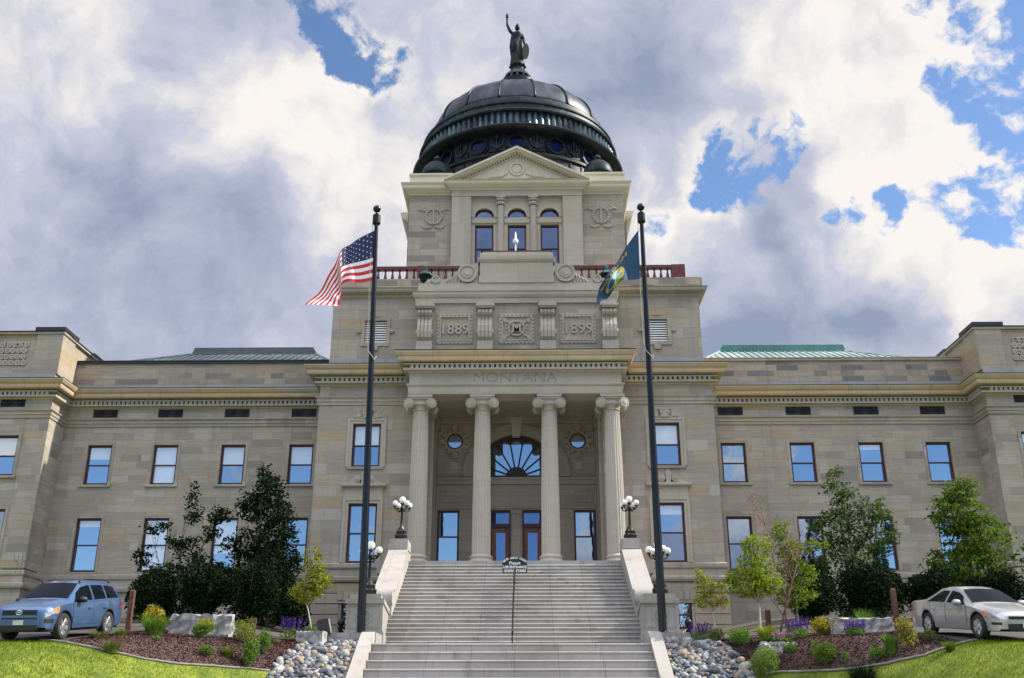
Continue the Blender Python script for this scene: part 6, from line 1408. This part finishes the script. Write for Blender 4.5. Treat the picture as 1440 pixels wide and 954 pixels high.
# little yellow-green trees
tree('small yellow-green tree with a pale trunk left of the stairs', -7.25, 37.4, 2.2, [(-.35, 0, 4.35, .55, .45, .42, 2.2), (.15, 0, 4.75, .45, .4, .45, 1.5), (-.1, 0, 5.25, .42, .35, .40, .9), (.05, 0, 5.75, .12, .12, .40, .3), (-.35, 0, 5.75, .14, .14, .22, .2)], 'leaf_gold', .105, 190, 13, .07, .045, 'bark_pale', 1)
tree('small airy yellow-green tree nearest the right pedestal', 7.25, 37.2, 2.2, [(0, 0, 4.05, .72, .55, .34, 2.2), (-.1, 0, 4.5, .5, .4, .34, 1.3), (-.35, 0, 4.9, .22, .2, .28, .45), (.45, 0, 4.55, .2, .2, .15, .3)], 'leaf_gold', .095, 150, 10, .075, .035, 'bark_pale', 1)
tree('rounded yellow-green tree with a thin pale trunk in the right bed', 8.75, 36.6, 2.2, [(.15, 0, 5.9, .5, .42, .5, 1.3), (.0, 0, 5.1, .72, .6, .55, 2.4), (-.15, 0, 4.45, .85, .65, .40, 2.4), (.4, 0, 4.5, .6, .5, .36, 1.4), (-.9, 0, 4.75, .22, .2, .2, .3)], 'leaf_lime', .115, 270, 13, .085, .05, 'bark_pale', 1)
tree('taller bright green young tree behind the rounded one', 11.0, 40.0, 2.25, [(-.3, 0, 7.1, .28, .28, .45, .5), (.0, 0, 6.2, .55, .5, .55, 1.2), (.1, 0, 5.3, .8, .6, .6, 2), (1.05, 0, 6.45, .35, .3, .22, .4), (0, 0, 4.5, .8, .6, .45, 1.6)], 'leaf_lime2', .125, 230, 12, .10, .05, 'bark_grey', 1)
def sapling(label, x, y, zb, H):
    zb = Zt(x, y); H = 8.0 - zb; T = thing('bare_sapling', label, 'tree', (x, y, zb)); m = MB()
    def br(p, d, L, r, dep):
        pts = [p]; q = Vector(p); dd = Vector(d).normalized()
        for k in range(4): dd = (dd + Vector((RNG.normal() * .10, RNG.normal() * .10, .06))).normalized(); q = q + dd * L / 4; pts.append(tuple(q))
        m.tube(pts, [r * (1 - .16 * k) for k in range(5)], 5)
        if dep:
            for k in range(1, 5):
                for _ in range(2):
                    a = RNG.random() * 6.28; br(pts[k], (math.cos(a) * .75, math.sin(a) * .75, .9), L * .42, r * .5, dep - 1)
    br((x, y, zb), (0, 0, 1), H * .55, .05, 2); br((x + .02, y, zb + H * .5), (.02, 0, 1), H * .45, .032, 2); br((x + .25, y, zb + .2), (.10, 0, 1), H * .62, .035, 1)
    m.build('trunk', 'twig', T, smooth=True)
sapling('bare reddish sapling without leaves in front of the right wing', 10.2, 39.6, 2.25, 5.7)

# shrubs and flowers of the two mulch beds
bush('gold-flowered shrub behind the post beside the blue car', -12.35, 35.6, .95, 1.35, 'leaf_olive', .085, 1100, mats_extra='flower_gold', frac=.6)
grass_clump('bright green upright grass between the post and the granite block on the left', -11.72, 34.0, 1.15, 1.0, 420, 'leaf_fresh', .014, .45)
bush('round shrub with golden top in front of the left granite block', -10.12, 34.0, .90, .86, 'leaf_fresh', .065, 1500, mats_extra='flower_gold', frac=.55, top_only=True)
bush('low pale green clump in front of the round golden-topped shrub', -9.51, 32.6, .66, .42, 'leaf_fresh', .055, 700, mats_extra='leaf_olive', frac=.5)
grass_clump('small round tuft of fine grass in the left mulch', -8.99, 33.2, .60, .44, 420, 'leaf_mid', .007, .5)
bush('loose yellowish shrub right of the left granite block', -8.85, 34.5, .95, 1.0, 'leaf_lime', .060, 1100, mats_extra='leaf_olive', frac=.4)
bush('narrow green shrub between the yellowish shrub and the violet flowers', -8.15, 34.4, .50, .95, 'leaf_fresh', .065, 800)
bush('tall leafy plant near the lower edge of the left mulch', -8.30, 33.25, .62, 1.10, 'leaf_fresh', .085, 800, d=.6)
salvia('violet flower spikes over green leaves left of the cobbles', -7.75, 36.6, .85, 1.02, 'flower_violet')
bush('round green shrub beside the violet flowers on the left', -7.15, 36.7, .72, .72, 'leaf_fresh', .055, 1100)
grass_clump('wispy dry tuft where the lawn meets the mulch by the blue car', -11.5, 30.05, .80, .42, 300, 'leaf_olive', .010, .6)
salvia('violet flowers behind the cobbles right of the stairs', 6.75, 37.0, .80, .80, 'flower_violet')
bush('low green plants between violet flowers and a round shrub on the right', 7.2, 36.4, .80, .62, 'leaf_olive', .060, 800, mats_extra='leaf_fresh', frac=.5)
bush('round bright green shrub behind the right cobbles', 7.80, 35.4, .92, .80, 'leaf_fresh', .065, 1300)
grass_clump('arching pale grass tuft under the rounded yellow-green tree', 8.60, 34.9, 1.0, 1.0, 360, 'leaf_lime', .013, .8)
bush('dark green shrub at the foot of the arching grass on the right', 8.62, 34.5, .55, .45, 'leaf_mid', .060, 600)
salvia('pink flower clump next to the arching grass', 8.94, 34.2, .68, .50, 'flower_pink')
salvia('tall violet flowers right of the pink clump', 9.53, 34.5, .82, .84, 'flower_violet')
bush('golden yellow shrub left of the right granite block', 10.52, 35.0, .98, .95, 'leaf_olive', .075, 1200, mats_extra='flower_gold', frac=.55)
salvia('violet flowers in front of the right granite block', 11.16, 33.6, .68, .62, 'flower_violet')
grass_clump('green grass tuft behind the right granite block', 12.3, 36.1, .85, 1.15, 260, 'leaf_fresh', .012, .4)
bush('upright yellowish shrub beside the silver car', 11.55, 30.2, .62, .92, 'leaf_olive', .075, 900, mats_extra='flower_gold', frac=.4)
grass_clump('stiff broad-leaved clump left of the upright yellowish shrub', 11.15, 30.4, .62, .66, 130, 'leaf_fresh', .026, .45)
bush('large light green bush at the front of the right mulch', 8.05, 33.1, 1.12, .95, 'leaf_lime3', .060, 2000)
bush('round dark green bush in the middle of the right mulch', 9.59, 31.8, .90, .68, 'leaf_mid', .060, 1700)
bush('small green plant between the flat stone and the large bush', 8.98, 33.45, .46, .42, 'leaf_fresh', .055, 450)
bush('low leafy plant near the right lawn edge', 10.75, 30.5, .72, .32, 'leaf_fresh', .060, 600)
bush('tiny green plant in the right mulch behind the dark grass', 10.05, 31.3, .30, .30, 'leaf_fresh', .05, 220)
grass_clump('spiky dark grass tuft at the lower edge on the right lawn', 9.85, 29.3, 1.15, .95, 420, 'leaf_dark', .014, .7)
grass_clump('low green tuft before the front wheel of the silver car', 12.2, 28.85, .50, .30, 260, 'leaf_mid', .008, .5)
bush('tiny pale plant in the left mulch near the lawn', -11.0, 32.2, .30, .22, 'leaf_fresh', .045, 160)
bush('tiny pale plant in the left mulch before the tall leafy plant', -8.0, 35.4, .36, .22, 'leaf_olive', .045, 180)
grass_clump('low spiky plant at the bottom of the right lawn', 9.45, 30.2, .60, .24, 60, 'leaf_fresh', .018, .4)

# ------------------------------------------------------------------ cobbles beside the stairs
def cobble_mesh(seed):
    r = np.random.default_rng(seed); me_b = MB(); nu, nv = 12, 8; a, b_, c = 1.0, .68 + .2 * r.random(), .48 + .18 * r.random(); ph = r.random(6) * 6
    vs = []
    for k in range(nv + 1):
        th = math.pi * k / nv
        for i in range(nu):
            p = 2 * math.pi * i / nu; x, y, z = math.sin(th) * math.cos(p), math.sin(th) * math.sin(p), math.cos(th)
            f = 1 + .10 * math.sin(2 * x + ph[0]) + .09 * math.sin(3 * y + ph[1]) + .08 * math.sin(3 * z + 2 * x + ph[2]); s = lambda v: math.copysign(abs(v) ** .72, v)
            vs.append((a * s(x) * f * .5, b_ * s(y) * f * .5, c * s(z) * f * .5))
    fs = [(k * nu + i, (k + 1) * nu + i, (k + 1) * nu + (i + 1) % nu, k * nu + (i + 1) % nu) for k in range(nv) for i in range(nu)]
    me = bpy.data.meshes.new('cobble'); me.from_pydata(vs, [], fs); me.polygons.foreach_set('use_smooth', [True] * len(fs)); me.update(); return me
CM = []
for i in range(12): me = cobble_mesh(50 + i); me.materials.append(M['cobble_%d' % (i % 6)]); CM.append(me)
for s_ in (-1, 1):
    pts = []; tries = 0
    while len(pts) < 330 and tries < 26000:
        tries += 1; size = (.17 + .27 * RNG.random() ** 1.8) * (1 if tries < 9000 else .66)
        y = 32.7 + 4.45 * RNG.random(); out = float(np.interp(y, [32.7, 33.8, 35.2, 36.4, 37.2], [7.6, 7.66, 7.45, 7.15, 6.9]))
        x = 5.36 + (out - 5.36) * RNG.random() ** .95
        if y > 36.9 and x < 6.8: continue
        if all((x - p[0]) ** 2 + ((y - p[1]) * 1.15) ** 2 > ((size + p[2]) * .35) ** 2 for p in pts): pts.append((x, y, size))
    pts.sort(key=lambda p: -p[2]); side = 'left' if s_ < 0 else 'right'; fill = MB()
    for i, (x, y, size) in enumerate(pts):
        me = CM[RNG.integers(0, 12)]; rot = (RNG.normal() * .40 - .35, RNG.normal() * .40, RNG.random() * 6.28); loc = Vector((s_ * x, y, Zt(x, y) + size * .15)); sc_ = (size * (.9 + .3 * RNG.random()), size, size * (.8 + .5 * RNG.random()))
        if i < 150:
            o = bpy.data.objects.new('cobble', me); COL.objects.link(o); o.location = loc; o.scale = sc_; o.rotation_euler = rot
            tag(o, 'smooth grey or tan cobble lying in the stone bed ' + side + ' of the stairs', 'cobble', 'cobbles ' + side + ' of the stairs')
        else:
            Mx = Matrix.Translation(loc) @ Matrix.Rotation(rot[2], 4, 'Z') @ Matrix.Rotation(rot[0], 4, 'X') @ Matrix.Diagonal((*sc_, 1)); fill.mi = i % 6
            fill.add([Mx @ v.co for v in me.vertices], [tuple(p.vertices) for p in me.polygons])
    if fill.v:
        o = fill.build('small_stones', ['cobble_%d' % k for k in range(6)], smooth=True); o['kind'] = 'stuff'; o['label'] = 'small filler stones between the cobbles ' + side + ' of the stairs'
# ------------------------------------------------------------------ lawn blades and bark chips
def blades(n, xr, yr, keep):
    xs = RNG.uniform(*xr, n); ys = RNG.uniform(*yr, n); V = []; F = []
    for x, y in zip(xs, ys):
        if not keep(x, y): continue
        z = Zt(x, y); a = RNG.random() * 6.283; h = .03 + .045 * RNG.random(); w = .011; lx, ly = RNG.normal() * .03, RNG.normal() * .03; k = len(V)
        V += [(x - w * math.cos(a), y - w * math.sin(a), z - .01), (x + w * math.cos(a), y + w * math.sin(a), z - .01), (x + lx, y + ly, z + h)]; F.append((k, k + 1, k + 2))
    return V, F
le, re_ = curve(LEDGE), curve(REDGE)
def keep_l(x, y): return y < (le(x) - .04 if x > -13.6 else 29.95) and not (x > -7.7 and y > 31)
def keep_r(x, y): return y < (re_(x) - .04 if x < 13.6 else 29.85) and not (x < 7.7 and y > 31)
for nm, xr, kp in (('lawn_grass', (-21, -6.9), keep_l), ('lawn_grass', (6.9, 21), keep_r)):
    V, F = blades(75000, xr, (22.5, 34), kp); b = MB(); b.v = V; b.f = F; o = b.build(nm, 'blade'); o['kind'] = 'stuff'; o['label'] = 'short sunlit lawn grass on the ' + ('left' if xr[0] < 0 else 'right') + ' bank'
for s_, lo in ((-1, le), (1, re_)):
    V = []; F = []
    for _ in range(22000):
        x = RNG.uniform(7.4, 12.95) * s_; y = RNG.uniform(lo(x) + .05, 37.5); z = Zt(x, y) + .035; a = RNG.random() * 6.28; L = .014 + .022 * RNG.random(); w = .008 + .009 * RNG.random(); t = RNG.normal() * .35; c, q = math.cos(a), math.sin(a); k = len(V)
        V += [(x - c * L - q * w, y - q * L + c * w, z - t * L), (x - c * L + q * w, y - q * L - c * w, z - t * L), (x + c * L + q * w, y + q * L - c * w, z + t * L), (x + c * L - q * w, y + q * L + c * w, z + t * L)]; F.append((k, k + 1, k + 2, k + 3))
    b = MB(); b.v = V; b.f = F; o = b.build('mulch_chips', 'chip'); o['kind'] = 'stuff'; o['label'] = 'reddish brown bark chips of the ' + ('left' if s_ < 0 else 'right') + ' bed'

# ------------------------------------------------------------------ spruces across the street: the windows mirror them
def spruce(label, x, y, H, r):
    T = thing('spruce_tree', label, 'tree', (x, y, -2), 'spruces across the street'); m = MB(); m.tube([(x, y, -2.2), (x, y, H * .5), (x, y, H)], [.4, .25, .03], 8); m.build('trunk', 'bark_grey', T)
    C = []
    for i in range(2600):
        t = RNG.random() ** .75; z = 1 + (H - 1) * (1 - t); rr = r * t ** .85 * (.55 + .45 * RNG.random()); a = RNG.random() * 6.28; C.append((x + rr * math.cos(a), y + rr * math.sin(a), z - rr * .25))
    leaf_mesh('crown', np.array(C), .75, 'leaf_dark', T, wide=.4)
for x, y, H, r, lb in ((27.5, -12, 17.5, 3.2, 'shorter dark spruce behind the camera'), (36, -14, 29, 4.8, 'tall dark spruce behind the camera'), (46, -16, 24, 4.6, 'outer dark spruce behind the camera')): spruce(lb, x, y, H, r)

grass_clump('dry tuft beside the rear wheel of the blue car', -12.45, 31.3, .75, .38, 240, 'leaf_olive', .010, .6)
grass_clump('fresh green tuft between the blue car and its wooden post', -12.3, 32.6, .60, .42, 220, 'leaf_lime3', .011, .5)
bush('low olive plant at the side of the silver car', 12.35, 30.6, .55, .36, 'leaf_olive', .055, 420)
